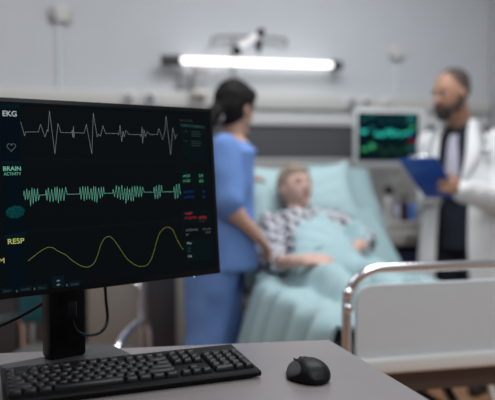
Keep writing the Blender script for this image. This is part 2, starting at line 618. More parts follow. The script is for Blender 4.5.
# mattress, with its head section raised
TH = 0.12
prof = [(BY0, MZ), (PIV - 0.10, MZ)]
for k in range(7):
    a = ANG * k / 6
    prof.append((PIV - 0.1 + 0.1 * k / 6 * 1.0 + 0.03 * k / 6, MZ + 0.035 * (k / 6) ** 2))
tp = V((PIV + BL * math.cos(ANG), MZ + BL * math.sin(ANG)))
prof.append((tp.x, tp.y))
low = [(y + TH * math.sin(ANG), z - TH * math.cos(ANG)) for (y, z) in (prof[-1],)] + [(PIV + 0.05, MZ - TH), (BY0, MZ - TH)]
poly = [(y, z) for y, z in prof + low]
m = MB()
m.prism(poly, BX0 + 0.01, BX1 - 0.01)
bmesh.ops.transform(m.bm, matrix=Matrix(((0, 0, 1, 0), (1, 0, 0, 0), (0, 1, 0, 0), (0, 0, 0, 1))), verts=m.bm.verts)
mattress = m.build('mattress', M_TEAL2, None, bev=0.02)
tag(mattress, 'mattress in a dull teal sheet, its head end raised on the hospital bed', 'mattress')


def back_surf(y):
    return MZ + max(0, (y - PIV)) * math.tan(ANG)


def pillow(label, c, w, h, th, right, up, mat_, sag=0.0):
    right = right.normalized()
    nrm = right.cross(up).normalized()
    up = nrm.cross(right)
    rings = []
    N = 22
    front, back = [], []
    for i in range(N + 1):
        u = -1 + 2 * i / N
        rf, rb = [], []
        for j in range(N + 1):
            v = -1 + 2 * j / N
            e = max(0, (1 - abs(u) ** 3.2) * (1 - abs(v) ** 3.2)) ** 0.5
            pinch = 1 - 0.10 * (1 - abs(u * v)) * (abs(u) ** 6 + abs(v) ** 6) / 2 * 1.2
            base = c + right * (u * w / 2 * (1 - 0.06 * (1 - v * v))) + up * (v * h / 2 * (1 - 0.07 * (1 - u * u)))
            wr = noise.noise(V((u * 3 + c.x * 5, v * 3, 1.3))) * 0.012 * e
            base = base - up * (sag * (1 - u * u) * (v + 1) / 2)
            rf.append(base + nrm * (th / 2 * e + wr))
            rb.append(base - nrm * (th / 2 * e + 0.0005))
        front.append(rf)
        back.append(rb)
    m = MB()
    m.grid(front)
    m.grid(back)
    bmesh.ops.remove_doubles(m.bm, verts=m.bm.verts[:], dist=0.0012)
    o = m.build('pillow', mat_, None, angle=80)
    return tag(o, label, 'pillow', 'pillows on the bed')


pillow('large pale teal pillow directly behind the patient head', V((1.08, 3.515, 1.065)), 0.66, 0.42, 0.14,
       V((1, -0.05, 0.03)), V((0, 0.62, 0.78)), M_TEAL, sag=0.05)
pillow('second teal pillow propped on the right, behind the first pillow', V((1.35, 3.57, 1.045)), 0.46, 0.46, 0.12,
       V((1, 0.05, -0.08)), V((0, 0.7, 0.7)), M_TEAL2)


# ================================================================== figures
def frame(fwd, up=V((0, 0, 1))):
    f = fwd.normalized()
    r = f.cross(up).normalized()
    u = r.cross(f)
    return Matrix((r, f, u)).transposed()      # columns: right, forward, up


def ellring(c, ax, ay, n=28, e=2.3):
    out = []
    for i in range(n):
        a = 2 * PI * i / n
        ca, sa = math.cos(a), math.sin(a)
        out.append(c + ax * (math.copysign(abs(ca) ** (2 / e), ca)) + ay * (math.copysign(abs(sa) ** (2 / e), sa)))
    return out


def add_head(mb, c, R3, s=1.0, wide=1.0):
    t = bmesh.new()
    bmesh.ops.create_uvsphere(t, u_segments=40, v_segments=28, radius=1)
    for v in t.verts:
        x, y, z = v.co
        fx = 1.0
        if z < 0.1:
            fx -= 0.26 * (0.1 - z) ** 1.3
        if z < -0.2 and y < 0:
            y *= 1 - 0.35 * (-0.2 - z)
        if y > 0:
            y = y * (1 - 0.10 * max(0, abs(y) - 0.5))
            if z < -0.45:
                y += 0.16 * (-0.45 - z) * 2
        for sx in (-1, 1):
            d2 = (x - 0.40 * sx) ** 2 + (z - 0.07) ** 2
            if y > 0:
                y -= 0.09 * math.exp(-d2 / 0.03)
                dc = (x - 0.50 * sx) ** 2 + (z + 0.28) ** 2
                y += 0.03 * math.exp(-dc / 0.04)
        if y > 0:
            y += 0.03 * math.exp(-((z - 0.22) ** 2) / 0.01) * (1 - x * x)
        v.co = (x * fx * 0.076 * wide, y * 0.096, z * 0.115)
    M4 = Matrix.Translation(c) @ R3.to_4x4() @ Matrix.Scale(s, 4)
    mb._add(t, M4)
    P = lambda x, y, z: c + R3 @ (V((x, y, z)) * s)
    mb.cap(P(0, 0.088, 0.018), P(0, 0.106, -0.022), 0.009 * s, 0.0135 * s, 12)
    for sx in (-1, 1):
        mb.ell(P(0.010 * sx, 0.098, -0.026), (0.009 * s, 0.010 * s, 0.008 * s), R3, 12, 8)
        mb.ell(P(0.0745 * wide * sx, -0.006, -0.004), (0.0125 * s, 0.019 * s, 0.031 * s), R3, 14, 10)
    mb.ell(P(0, 0.090, -0.053), (0.022 * s, 0.009 * s, 0.006 * s), R3, 14, 8)
    mb.ell(P(0, 0.089, -0.063), (0.019 * s, 0.010 * s, 0.007 * s), R3, 14, 8)
    mb.ell(P(0, 0.080, -0.094), (0.022 * s, 0.018 * s, 0.016 * s), R3, 14, 8)
    return P


def add_face(P, R3, body, s=1.0, browm=None, lips=True):
    for sx in (-1, 1):
        m = MB().ell(P(0.031 * sx, 0.079, 0.009), (0.0105 * s, 0.008 * s, 0.0065 * s), R3, 16, 10)
        o = m.build('eye', M_EYEW, body, world=True)
        MB().ell(P(0.031 * sx, 0.0865, 0.009), (0.006 * s, 0.003 * s, 0.006 * s), R3, 12, 8).build('iris', M_IRIS, o, world=True)
        if browm:
            MB().chain([P(0.014 * sx, 0.0945, 0.026), P(0.030 * sx, 0.091, 0.031), P(0.047 * sx, 0.078, 0.027)],
                       [0.004 * s, 0.0045 * s, 0.003 * s], 8).build('eyebrow', browm, body, world=True)
    if lips:
        m = MB()
        m.ell(P(0, 0.0925, -0.053), (0.021 * s, 0.0085 * s, 0.0055 * s), R3, 14, 8)
        m.ell(P(0, 0.0915, -0.062), (0.018 * s, 0.0095 * s, 0.006 * s), R3, 14, 8)
        m.build('lips', M_LIP, body, world=True)


def add_hand(mb, wrist, dirn, palm_n, thumb_side, curl=0.35, s=1.0):
    """palm, four unequal bent fingers and a thumb; palm_n points out of the palm, thumb_side towards the thumb"""
    d = dirn.normalized()
    side = (thumb_side - d * thumb_side.dot(d)).normalized()
    n = d.cross(side).normalized()
    if n.dot(palm_n) < 0:
        n = -n
    R3 = Matrix((side, d, n)).transposed()
    pc = wrist + d * 0.048 * s
    mb.cap(wrist - d * 0.02, wrist + d * 0.02, 0.026 * s, 0.027 * s)
    mb.ell(pc, (0.041 * s, 0.052 * s, 0.017 * s), R3, 18, 12)
    mb.ell(wrist + d * 0.075 * s, (0.040 * s, 0.022 * s, 0.014 * s), R3, 16, 10)
    for k, (off, ln) in enumerate(((0.031, 0.072), (0.0105, 0.080), (-0.0105, 0.074), (-0.031, 0.058))):
        p = wrist + d * 0.082 * s + side * off * s
        dirf = (d + side * off * 2.2).normalized()
        a = curl * 0.8
        seg = [0.45, 0.31, 0.24]
        pts, rs = [p - dirf * 0.02], [0.0092 * s]
        ang = 0.0
        pts.append(p)
        rs.append(0.0092 * s)
        for q, g in enumerate(seg):
            ang += a
            p = p + (dirf * math.cos(ang) + n * math.sin(ang)) * (ln * g * s)
            pts.append(p)
            rs.append((0.0088 - 0.0009 * q) * s)
        mb.chain(pts, rs, 10)
    b = wrist + d * 0.022 * s + side * 0.024 * s
    t1 = b + (side * 0.75 + d * 0.7 + n * 0.25).normalized() * 0.036 * s
    t2 = t1 + (side * 0.3 + d * 0.9 + n * 0.35).normalized() * 0.030 * s
    t3 = t2 + (d * 0.95 + n * 0.45).normalized() * 0.024 * s
    mb.chain([b, t1, t2, t3], [0.015 * s, 0.0115 * s, 0.010 * s, 0.008 * s], 10)


# ------------------------------------------------------------------ nurse
NZ = 3.0
nroot = at(214, 430, NZ)
nroot.z = 0
nf = camdir(math.cos(math.radians(28)), math.sin(math.radians(28)))     # facing right and a little away
nl = V((-nf.y, nf.x, 0))                                               # her left
nurse = thing('person', 'nurse in blue scrubs with dark tied hair, leaning over the bed', 'person', nroot)
n_pel, n_wai, n_che, n_nb = at(220, 240, 3.0), at(222, 205, 3.02), at(225, 165, 3.03), at(232, 136, 3.04)
n_hd = at(236, 108, 3.05)
n_shR, n_shL = at(224, 149, 2.90), at(229, 149, 3.17)
n_elR, n_wrR, n_haR = at(229, 207, 2.82), at(254, 232, 2.84), at(267, 249, 2.88)
n_elL, n_wrL, n_haL = at(243, 193, 3.21), at(247, 179, 3.40), at(256, 177, 3.50)
n_hipR, n_hipL = at(214, 244, 2.92), at(222, 244, 3.08)
n_knR, n_knL = at(207, 335, 2.88), at(222, 335, 3.06)
n_anR, n_anL = at(199, 492, 2.86), at(216, 468, 3.08)
n_anR.z = n_anL.z = 0.09
b = MB()
hdf = camdir(0.72, 0.70)
hR = frame((hdf - UPZ * 0.22))
P = add_head(b, n_hd, hR, 0.93)
b.chain([n_nb - UPZ * 0.02, n_hd - hR.col[1] * 0.022 - UPZ * 0.04], [0.050, 0.046])
b.loft([ellring(n_pel, nl * 0.155, nf * 0.105), ellring(n_wai, nl * 0.125, nf * 0.09), ellring(n_che, nl * 0.145, nf * 0.10),
        ellring(n_nb - UPZ * 0.05, nl * 0.12, nf * 0.06), ellring(n_nb, nl * 0.05, nf * 0.05)])
for (sh, el, wr, ha, th) in ((n_shR, n_elR, n_wrR, n_haR, nf), (n_shL, n_elL, n_wrL, n_haL, -nl)):
    b.chain([sh, el, wr], [0.045, 0.038, 0.026])
    mid = el.lerp(wr, 0.3)
    b.cap(el, mid, 0.038, 0.039)
    add_hand(b, wr, ha - wr, -UPZ, (nl if sh is n_shR else -nl), 0.3, 0.95)
for (hp_, kn, an) in ((n_hipR, n_knR, n_anR), (n_hipL, n_knL, n_anL)):
    b.chain([hp_, kn, an], [0.075, 0.05, 0.035])
    b.chain([an - UPZ * 0.05, an - UPZ * 0.06 + nf * 0.12], [0.034, 0.028])
nb_ = blob('body', b, M_SKIN, nurse, 0.006, 3)
add_face(P, hR, nb_, 0.96, M_HAIRD)
h = MB()
h.ell(P(0, -0.020, 0.030), (0.083, 0.100, 0.099), hR)
h.ell(P(0, -0.045, -0.010), (0.078, 0.075, 0.085), hR)
h.ell(P(0, 0.035, 0.070), (0.066, 0.055, 0.045), hR)
h.ell(P(0, -0.118, -0.055), (0.040, 0.036, 0.040), hR)
h.chain([P(0, -0.13, -0.06), P(0.0, -0.155, -0.12), P(0.0, -0.155, -0.20)], [0.036, 0.034, 0.016])
hair = blob('hair', h, M_HAIRD, nurse, 0.007, 3, fold=0.004, fscale=45)
tq = at(219.5, 117.5, 2.95)
tR_ = frame((CAM - tq).normalized())
MB().tube([tq + tR_ @ V((0.012 * math.cos(2 * PI * k / 16), 0, 0.012 * math.sin(2 * PI * k / 16))) for k in range(17)], 0.008, 8).build(
    'hair_tie', mat('pale_hair_tie', (0.36, 0.33, 0.34), 0.7), hair, world=True)
c = MB()
c.loft([ellring(n_pel - UPZ * 0.115 - nf * 0.005, nl * 0.205, nf * 0.150), ellring(n_pel, nl * 0.190, nf * 0.14),
        ellring(n_wai, nl * 0.170, nf * 0.122), ellring(n_che, nl * 0.175, nf * 0.110),
        ellring(n_nb - UPZ * 0.06, nl * 0.165, nf * 0.085), ellring(n_nb - UPZ * 0.015, nl * 0.062, nf * 0.058)])
c.chain([n_shR, n_shR.lerp(n_elR, 0.9)], [0.066, 0.070])
c.chain([n_shL, n_shL.lerp(n_elL, 0.85)], [0.062, 0.066])
scr_top = blob('scrub_top', c, M_SCRUB, nurse, 0.009, 5, fold=0.012, fscale=8, stretch=(1, 1, 0.55))
pk = n_pel + nf * 0.10 - nl * 0.115 - UPZ * 0.02
MB().box(pk, (0.11, 0.012, 0.12), frame(nf * 0.75 - nl * 0.65), bev=0.004).build('pocket', M_SCRUB, scr_top, world=True)
c = MB()
for (hp_, kn, an) in ((n_hipR, n_knR, n_anR), (n_hipL, n_knL, n_anL)):
    c.chain([hp_, hp_.lerp(kn, 0.5), kn, an + UPZ * 0.02], [0.118, 0.110, 0.094, 0.085])
c.ell(n_pel - UPZ * 0.02, (0.17, 0.13, 0.12), frame(nf))
blob('scrub_trousers', c, M_SCRUB, nurse, 0.010, 5, fold=0.014, fscale=7, stretch=(1, 1, 0.6))
for an in (n_anR, n_anL):
    s_ = MB().cap(an - UPZ * 0.052 - nf * 0.03, an - UPZ * 0.055 + nf * 0.14, 0.040, 0.034)
    o = blob('clog', s_, M_WHITEP, nurse, 0.008, 3)

# ------------------------------------------------------------------ doctor
DZ = 3.72
droot = at(463, 500, DZ)
droot.z = 0
df = camdir(-0.66, -0.75)
dl = V((-df.y, df.x, 0))                         # his left (towards the right of the picture)
doc = thing('person', 'bearded balding doctor in open white coat holding the blue clipboard', 'person', droot)
d_hd = at(451, 94, 3.68)
d_nb = at(462, 126, 3.74)
d_che, d_wai, d_pel = at(464, 165, DZ), at(464, 205, DZ), at(463, 238, DZ)
sw = 0.19
d_shL, d_shR = d_che + dl * sw + UPZ * 0.125, d_che - dl * sw + UPZ * 0.125
d_elL, d_wrL, d_haL = at(500, 202, 3.50), at(461, 190, 3.27), at(449, 187, 3.235)
d_elR, d_wrR, d_haR = at(430, 208, 3.88), at(431, 196, 3.64), at(432, 190, 3.54)
b = MB()
hdf = camdir(-0.88, -0.48)
hR = frame(hdf - UPZ * 0.20)
P = add_head(b, d_hd, hR, 1.06, 1.02)
b.chain([d_nb - UPZ * 0.03, d_hd - hR.col[1] * 0.030 - UPZ * 0.04], [0.062, 0.060])
b.loft([ellring(d_pel, dl * 0.16, df * 0.11), ellring(d_wai, dl * 0.15, df * 0.105), ellring(d_che, dl * 0.17, df * 0.115),
        ellring(d_nb - UPZ * 0.06, dl * 0.15, df * 0.07), ellring(d_nb, dl * 0.06, df * 0.06)])
for (sh, el, wr, ha, ts) in ((d_shL, d_elL, d_wrL, d_haL, UPZ), (d_shR, d_elR, d_wrR, d_haR, -dl)):
    b.chain([sh, el, wr], [0.05, 0.042, 0.029])
add_hand(b, d_wrL, at(446, 184, 3.22) - d_wrL, FWDH, UPZ, 0.95, 0.95)
add_hand(b, d_wrR, d_haR - d_wrR, UPZ, -dl, 0.4, 1.05)
d_hips, d_kn, d_an = [], [], []
for sgn in (1, -1):
    hp_ = d_pel + dl * 0.09 * sgn - UPZ * 0.02
    kn = droot + dl * 0.10 * sgn + UPZ * 0.50 + df * 0.02
    an = droot + dl * 0.11 * sgn + UPZ * 0.09 - df * 0.02
    b.chain([hp_, kn, an], [0.085, 0.055, 0.04])
    b.chain([an - UPZ * 0.05, an - UPZ * 0.06 + df * 0.13], [0.036, 0.03])
    d_hips.append(hp_), d_kn.append(kn), d_an.append(an)
db_ = blob('body', b, M_SKIN3, doc, 0.006, 3)
add_face(P, hR, db_, 1.06, M_HAIRB, lips=True)
h = MB()
h.ell(P(0, -0.026, 0.020), (0.0895, 0.084, 0.076), hR)
h.ell(P(0, -0.028, 0.050), (0.084, 0.088, 0.0835), hR)
blob('hair', h, M_HAIRB, doc, 0.007, 3, fold=0.002, fscale=60)
h = MB()
h.ell(P(0, 0.070, -0.088), (0.040, 0.042, 0.042), hR)
h.ell(P(0, 0.062, -0.070), (0.056, 0.040, 0.032), hR)
h.chain([P(0.060, 0.030, -0.066), P(0.073, 0.008, -0.030), P(0.076, 0.002, 0.004)], [0.022, 0.015, 0.008])
h.chain([P(-0.060, 0.030, -0.066), P(-0.073, 0.008, -0.030), P(-0.076, 0.002, 0.004)], [0.022, 0.015, 0.008])
h.chain([P(-0.03, 0.090, -0.058), P(-0.018, 0.103, -0.042), P(0, 0.107, -0.040), P(0.018, 0.103, -0.042), P(0.03, 0.090, -0.058)],
        [0.008, 0.007, 0.007, 0.007, 0.008], 10)
blob('beard', h, M_BEARD, doc, 0.006, 2, fold=0.003, fscale=70)
c = MB()
c.loft([ellring(d_pel - UPZ * 0.06, dl * 0.175, df * 0.13), ellring(d_wai, dl * 0.165, df * 0.13), ellring(d_che, dl * 0.18, df * 0.135),
        ellring(d_nb - UPZ * 0.075, dl * 0.15, df * 0.09), ellring(d_nb - UPZ * 0.015, dl * 0.074, df * 0.074),
        ellring(d_nb + UPZ * 0.015, dl * 0.068, df * 0.068)])
c.chain([d_shR, d_shR.lerp(d_elR, 0.5)], [0.06, 0.055])
c.chain([d_shL, d_shL.lerp(d_elL, 0.5)], [0.06, 0.055])
shirt = blob('shirt', c, M_NAVY, doc, 0.009, 4)
# tie down the shirt front
tie = []
ctr = [(d_nb - UPZ * 0.05, 0.094, 0.022), (d_nb - UPZ * 0.09, 0.112, 0.026), (d_che + UPZ * 0.04, 0.142, 0.034),
       (d_che - UPZ * 0.06, 0.147, 0.040), (d_wai + UPZ * 0.12, 0.148, 0.044), (d_wai + UPZ * 0.06, 0.148, 0.030)]
for (cc, off, hw) in ctr:
    q = cc + df * off
    tie.append([q - dl * hw + df * 0.0, q - dl * hw * 0.5 + df * 0.008, q + dl * hw * 0.5 + df * 0.008, q + dl * hw])
MB().grid(tie).build('tie', M_TIE, shirt, world=True, solid=0.006)
c = MB()
for hp_, kn, an in zip(d_hips, d_kn, d_an):
    c.chain([hp_, kn, an + UPZ * 0.01], [0.115, 0.092, 0.078])
c.ell(d_pel, (0.175, 0.13, 0.12), frame(df))
blob('trousers', c, M_NAVY, doc, 0.010, 4, fold=0.008, fscale=8)
for an in d_an:
    s_ = MB().cap(an - UPZ * 0.052 - df * 0.03, an - UPZ * 0.055 + df * 0.16, 0.042, 0.036)
    blob('shoe', s_, M_RUBBER, doc, 0.008, 3)
# open coat
N = 44


def coat_ring(cc, hw, hd, g0, g1, wav=0.0, ph=0.0):
    out = []
    for i in range(N):
        a = g0 + (2 * PI - g0 - g1) * i / (N - 1)
        ca, sa = math.cos(a), math.sin(a)
        w = 1 + wav * math.sin(a * 7 + ph)
        out.append(cc + df * (hd * math.copysign(abs(ca) ** 0.9, ca) * w) + dl * (hw * math.copysign(abs(sa) ** 0.9, sa) * w))
    return out


kz = droot + UPZ * 0.52
rings = [coat_ring(kz, 0.285, 0.225, 0.36, 0.30, 0.045, 0.0),
         coat_ring(kz.lerp(d_pel, 0.5), 0.262, 0.20, 0.36, 0.30, 0.035, 0.3),
         coat_ring(d_pel, 0.235, 0.178, 0.38, 0.30, 0.022, 0.5),
         coat_ring(d_wai, 0.212, 0.165, 0.40, 0.30, 0.012, 0.7),
         coat_ring(d_che - UPZ * 0.05, 0.212, 0.160, 0.46, 0.42, 0.008, 0.9),
         coat_ring(d_che + UPZ * 0.06, 0.212, 0.150, 0.56, 0.58, 0.004, 1.0),
         coat_ring(d_nb - UPZ * 0.085, 0.180, 0.115, 0.62, 0.66),
         coat_ring(d_nb - UPZ * 0.035, 0.098, 0.090, 0.70, 0.74),
         coat_ring(d_nb + UPZ * 0.025, 0.082, 0.082, 0.85, 0.88)]
coat = MB().loft(rings, caps=False, closed=False).build('coat', M_COAT, doc, world=True, solid=0.008, sub=1, angle=80)
for (sh, el, wr, nm) in ((d_shL, d_elL, d_wrL, 'sleeve'), (d_shR, d_elR, d_wrR, 'sleeve')):
    c = MB()
    e0 = wr.lerp(el, 0.02)
    c.chain([sh - UPZ * 0.01, sh.lerp(el, 0.5), el, el.lerp(wr, 0.5), e0], [0.080, 0.076, 0.072, 0.064, 0.052])
    blob(nm, c, M_COAT, coat, 0.009, 4, fold=0.009, fscale=11)
# lapels
for sgn, g in ((1, 0.5), (-1, -0.5)):
    rows = []
    for (cc, hd, off, wd_) in ((d_nb + UPZ * 0.03, 0.075, 0.075, 0.030), (d_nb - UPZ * 0.04, 0.100, 0.072, 0.055),
                               (d_che + UPZ * 0.07, 0.150, 0.080, 0.075), (d_che - UPZ * 0.02, 0.168, 0.072, 0.05),
                               (d_che - UPZ * 0.10, 0.172, 0.055, 0.008)):
        q = cc + df * hd + dl * (off * sgn)
        rows.append([q, q + dl * (wd_ * 0.5 * sgn) + df * 0.006, q + dl * (wd_ * sgn) - df * 0.02])
    MB().grid(rows).build('lapel', M_COAT, coat, world=True, solid=0.006, sub=1, angle=80)
q = d_che + dl * 0.125 + df * 0.128 - UPZ * 0.03
MB().box(q, (0.10, 0.006, 0.10), frame(df * 0.8 + dl * 0.6), bev=0.002).build('pocket', M_COAT, coat, world=True)

# stethoscope around his neck
st = thing('stethoscope', 'grey stethoscope hanging round the neck of the doctor', 'stethoscope', d_nb)
pts = [d_nb + df * 0.140 + dl * 0.195 - UPZ * 0.14, d_nb + df * 0.125 + dl * 0.175 - UPZ * 0.08, d_nb + df * 0.070 + dl * 0.125 - UPZ * 0.01, d_nb - df * 0.03 + dl * 0.10 + UPZ * 0.035,
       d_nb - df * 0.115 + UPZ * 0.045, d_nb - df * 0.03 - dl * 0.10 + UPZ * 0.035, d_nb + df * 0.085 - dl * 0.105 - UPZ * 0.005,
       d_nb + df * 0.155 - dl * 0.10 - UPZ * 0.13, d_nb + df * 0.18 - dl * 0.09 - UPZ * 0.24]
MB().tube(catmull(pts, 6), 0.0065, 8).build('tubing', mat('pale_grey_tubing', (0.30, 0.31, 0.32), 0.4, noise_amt=0.02), st, world=True)
MB().lathe(pts[0], [(0.008, -0.010), (0.022, -0.006), (0.024, 0.010), (0.012, 0.016)], df).build('chest_piece', M_CHROME, st, world=True)
for s2 in (0, 1):
    MB().tube(catmull([pts[-1], pts[-1] - UPZ * 0.03 + dl * (0.015 + 0.02 * s2), pts[-1] - UPZ * 0.08 + dl * (0.01 + 0.035 * s2)], 5), 0.003, 8).build('ear_tube', M_CHROME, st, world=True)

# clipboard
A_, B_, D_ = at(398, 159, 3.25), at(436, 157, 3.125), at(424, 198, 3.45)
ux, uy = (B_ - A_), (D_ - A_)
wdt, hgt = ux.length, uy.length
ex = ux.normalized()
ez = ex.cross(uy.normalized()).normalized()
ey = ez.cross(ex)
cR = Matrix((ex, ey, ez)).transposed()
cc = A_ + ex * wdt / 2 + ey * hgt / 2
nc = (CAM - cc).dot(ez)
back = ez if nc > 0 else -ez
clip = thing('clipboard', 'blue clipboard held tilted by the bearded doctor', 'clipboard', cc)
MB().box(cc, (wdt, hgt, 0.004), cR, bev=0.0015).build('board', M_BLUECLIP, clip, world=True)
MB().box(cc - back * 0.004 + ey * 0.012, (wdt * 0.92, hgt * 0.88, 0.003), cR).build('paper', mat('white_paper', (0.8, 0.8, 0.8), 0.8), clip, world=True)
MB().box(cc - back * 0.010 - ey * (hgt * 0.46), (wdt * 0.45, 0.03, 0.012), cR, bev=0.003).build('clip', M_CHROME, clip, world=True)

# ------------------------------------------------------------------ patient
pat = thing('person', 'elderly patient with short grey blond hair lying in checked pyjamas', 'person', (1.0, 2.75, MZ))
p_hd = at(296, 188, 3.46)
p_shL, p_shR = at(271, 224, 3.34), at(334, 224, 3.40)
p_nb = p_shL.lerp(p_shR, 0.5) + V((0, 0.035, 0.035))
p_che = V((1.01, 3.10, 0.845))
p_wai = V((1.005, 2.93, 0.765))
p_pel = V((1.0, 2.76, 0.725))
p_elL, p_wrL, p_haL = at(268, 264, 3.04), at(300, 261, 2.73), at(326, 259, 2.69)
p_elR, p_wrR, p_haR = at(364, 244, 3.16), at(349, 254, 2.96), at(336, 259, 2.88)
b = MB()
hdf = V((0.40, -0.80, 0.40))
hdf = camdir(0.30, -0.62) + UPZ * 0.28
hup = V((-0.12, 0.45, 0.88))
hR = frame(hdf, hup)
P = add_head(b, p_hd, hR, 1.0)
b.chain([p_nb - V((0, 0.0, 0.01)), p_hd - hR.col[1] * 0.015 - hR.col[2] * 0.05], [0.05, 0.046])
X_ = V((1, 0, 0))
ax = (p_nb - p_pel).normalized()
nrm = X_.cross(ax).normalized()
core = MB()
tor = [ellring(p_pel - ax * 0.06, X_ * 0.15, nrm * 0.075), ellring(p_pel, X_ * 0.165, nrm * 0.085), ellring(p_wai, X_ * 0.150, nrm * 0.088),
       ellring(p_che, X_ * 0.160, nrm * 0.098), ellring(p_nb - ax * 0.06, X_ * 0.14, nrm * 0.07), ellring(p_nb, X_ * 0.05, nrm * 0.05)]
b.loft(tor)
core.loft(tor)
for sgn in (-1, 1):
    hp_ = p_pel + V((0.085 * sgn, -0.02, -0.005))
    kn = V((1.0 + 0.10 * sgn, 2.43, 0.735))
    an = V((1.0 + 0.09 * sgn, 2.19, 0.70))
    for mm in (b, core):
        mm.chain([hp_, kn, an], [0.078, 0.055, 0.040])
        mm.chain([an, an + V((0, -0.02, 0.09))], [0.038, 0.026])
for (sh, el, wr, ha) in ((p_shL, p_elL, p_wrL, p_haL), (p_shR, p_elR, p_wrR, p_haR)):
    b.chain([sh, el, wr], [0.045, 0.038, 0.026])
add_hand(b, p_wrL, p_haL - p_wrL, V((0, -0.2, -1)), V((0.1, 0.9, 0.3)), 0.45, 0.95)
add_hand(b, p_wrR, p_haR - p_wrR, V((0, -0.2, -1)), V((-0.2, 0.9, 0.3)), 0.40, 0.95)
pb_ = blob('body', b, M_SKIN2, pat, 0.006, 3)
add_face(P, hR, pb_, 0.95, M_HAIRG)
h = MB()
h.ell(P(0, -0.020, 0.030), (0.082, 0.098, 0.098), hR)
h.ell(P(0, 0.030, 0.072), (0.066, 0.055, 0.042), hR)
h.ell(P(0.045, 0.0, 0.02), (0.038, 0.048, 0.06), hR)
h.ell(P(-0.045, 0.0, 0.02), (0.038, 0.048, 0.06), hR)
h.ell(P(0, -0.05, -0.02), (0.072, 0.06, 0.07), hR)
blob('hair', h, M_HAIRG, pat, 0.007, 2, fold=0.007, fscale=40)
c = MB()
c.loft([ellring(p_pel - ax * 0.02, X_ * 0.180, nrm * 0.098), ellring(p_wai, X_ * 0.170, nrm * 0.104),
        ellring(p_che, X_ * 0.182, nrm * 0.114), ellring(p_nb - ax * 0.06, X_ * 0.165, nrm * 0.084),
        ellring(p_nb - ax * 0.005, X_ * 0.068, nrm * 0.060)])
c.chain([p_shL, p_elL, p_elL.lerp(p_wrL, 0.35)], [0.068, 0.066, 0.054])
c.chain([p_shR, p_shR.lerp(p_elR, 0.97)], [0.068, 0.062])
pyj = blob('pyjama_top', c, M_GING, pat, 0.009, 4, fold=0.010, fscale=12)

# ------------------------------------------------------------------ bed covers laid over the body
core.box(((BX0 + BX1) / 2, (BY0 + PIV) / 2, MZ - 0.06), (BX1 - BX0, PIV - BY0 + 0.02, 0.12))
L = [(BX0, PIV, MZ), (BX1, PIV, MZ), (BX1, tp.x, tp.y), (BX0, tp.x, tp.y)]
vs = [core.bm.verts.new(p) for p in L]
core.bm.faces.new(vs)
bvh = BVHTree.FromBMesh(core.bm)


def top_z(x, y, lo=MZ):
    r = bvh.ray_cast(V((x, y, 3)), V((0, 0, -1)))
    return r[0].z if r[0] is not None else lo


def smooth_rows(rows, it, keep=0.0):
    for _ in range(it):
        new = [[p.copy() for p in r] for r in rows]
        for i in range(1, len(rows) - 1):
            for j in range(1, len(rows[0]) - 1):
                a = (rows[i - 1][j] + rows[i + 1][j] + rows[i][j - 1] + rows[i][j + 1]) / 4
                z = max(a.z, rows[i][j].z * keep + a.z * (1 - keep))
                new[i][j] = V((a.x, a.y, z))
        rows[:] = new


rows = []
NY, DROPL, DROPR = 90, 0.34, 0.26
W = BX1 - BX0
ss = [-DROPL + (DROPL + DROPR + W) * k / 110 for k in range(111)]
for i in range(NY + 1):
    y = FY + 0.045 + (2.88 - FY - 0.045) * i / NY
    r = []
    ed = 0.045 + 0.030 * noise.noise(V((0, y * 3.1, 5.5)))
    for s_ in ss:
        yy = y + 0.012 * noise.noise(V((s_ * 4, y * 4, 0)))
        f1 = math.sin(y * 31 + 2.0 * noise.noise(V((0.3, y * 2.3, 1))))
        if s_ < 0:
            t_ = -s_ / DROPL
            x = BX0 - 0.015 - 0.075 * t_ ** 0.7 + f1 * (0.012 + 0.036 * t_)
            z = MZ + 0.05 + ed - DROPL * t_ * 0.97
        elif s_ > W:
            t_ = (s_ - W) / DROPR
            x = BX1 + 0.02 + 0.06 * t_ + f1 * 0.018 * t_
            z = MZ + 0.05 - DROPR * t_
        else:
            x = BX0 + s_
            z = top_z(x, yy) + 0.018 + 0.022
            e = min(1, s_ / 0.10)
            z = max(z, MZ + 0.05 + ed * math.exp(-(s_ / 0.16) ** 2))
            hand_g = math.exp(-((x - 0.93) ** 2 + (yy - 2.66) ** 2) / 0.0225)      # pressed flat under the hand
            z += (1 - hand_g) * (0.034 * noise.noise(V((x * 7, yy * 5, 2.2))) + 0.024 * noise.noise(V((x * 15, yy * 11, 4.2)))) - 0.024 * hand_g
        r.append(V((x, yy, z)))
    rows.append(r)
smooth_rows(rows, 3, 0.6)
bl = MB().grid(rows).build('blanket', M_BLANK, None, solid=0.014, solid_off=-1, angle=180)
tag(bl, 'rumpled pale teal blanket over the legs of the patient, draped down the bed side', 'blanket')
pbvh = BVHTree.FromPolygons([v.co for v in pyj.data.vertices], [p_.vertices for p_ in pyj.data.polygons])
rows = []
for i in range(41):
    y = 2.80 + 0.24 * i / 40
    r = []
    for k in range(41):
        u = -1 + 2 * k / 40
        x = 1.06 + u * (0.19 - 0.06 * (i / 40) ** 2)
        yy = y + 0.03 * math.cos(u * 3) * (i / 40)
        hit = pbvh.ray_cast(V((x, yy, 3)) - pat.location, V((0, 0, -1)))
        z0 = hit[0].z + pat.location.z if hit[0] is not None else MZ
        z = max(top_z(x, yy) + 0.034, z0 + 0.026) + 0.018 * noise.noise(V((x * 11, yy * 7, 7.7))) + 0.012 * math.sin((u * 3 + i * 0.12) * 3 + 2 * noise.noise(V((x * 6, yy * 6, 0))))
        r.append(V((x, yy, z)))
    rows.append(r)
smooth_rows(rows, 4, 0.5)
sh = MB().grid(rows).build('bed_sheet', M_TEAL, None, solid=0.008, solid_off=0, angle=180)
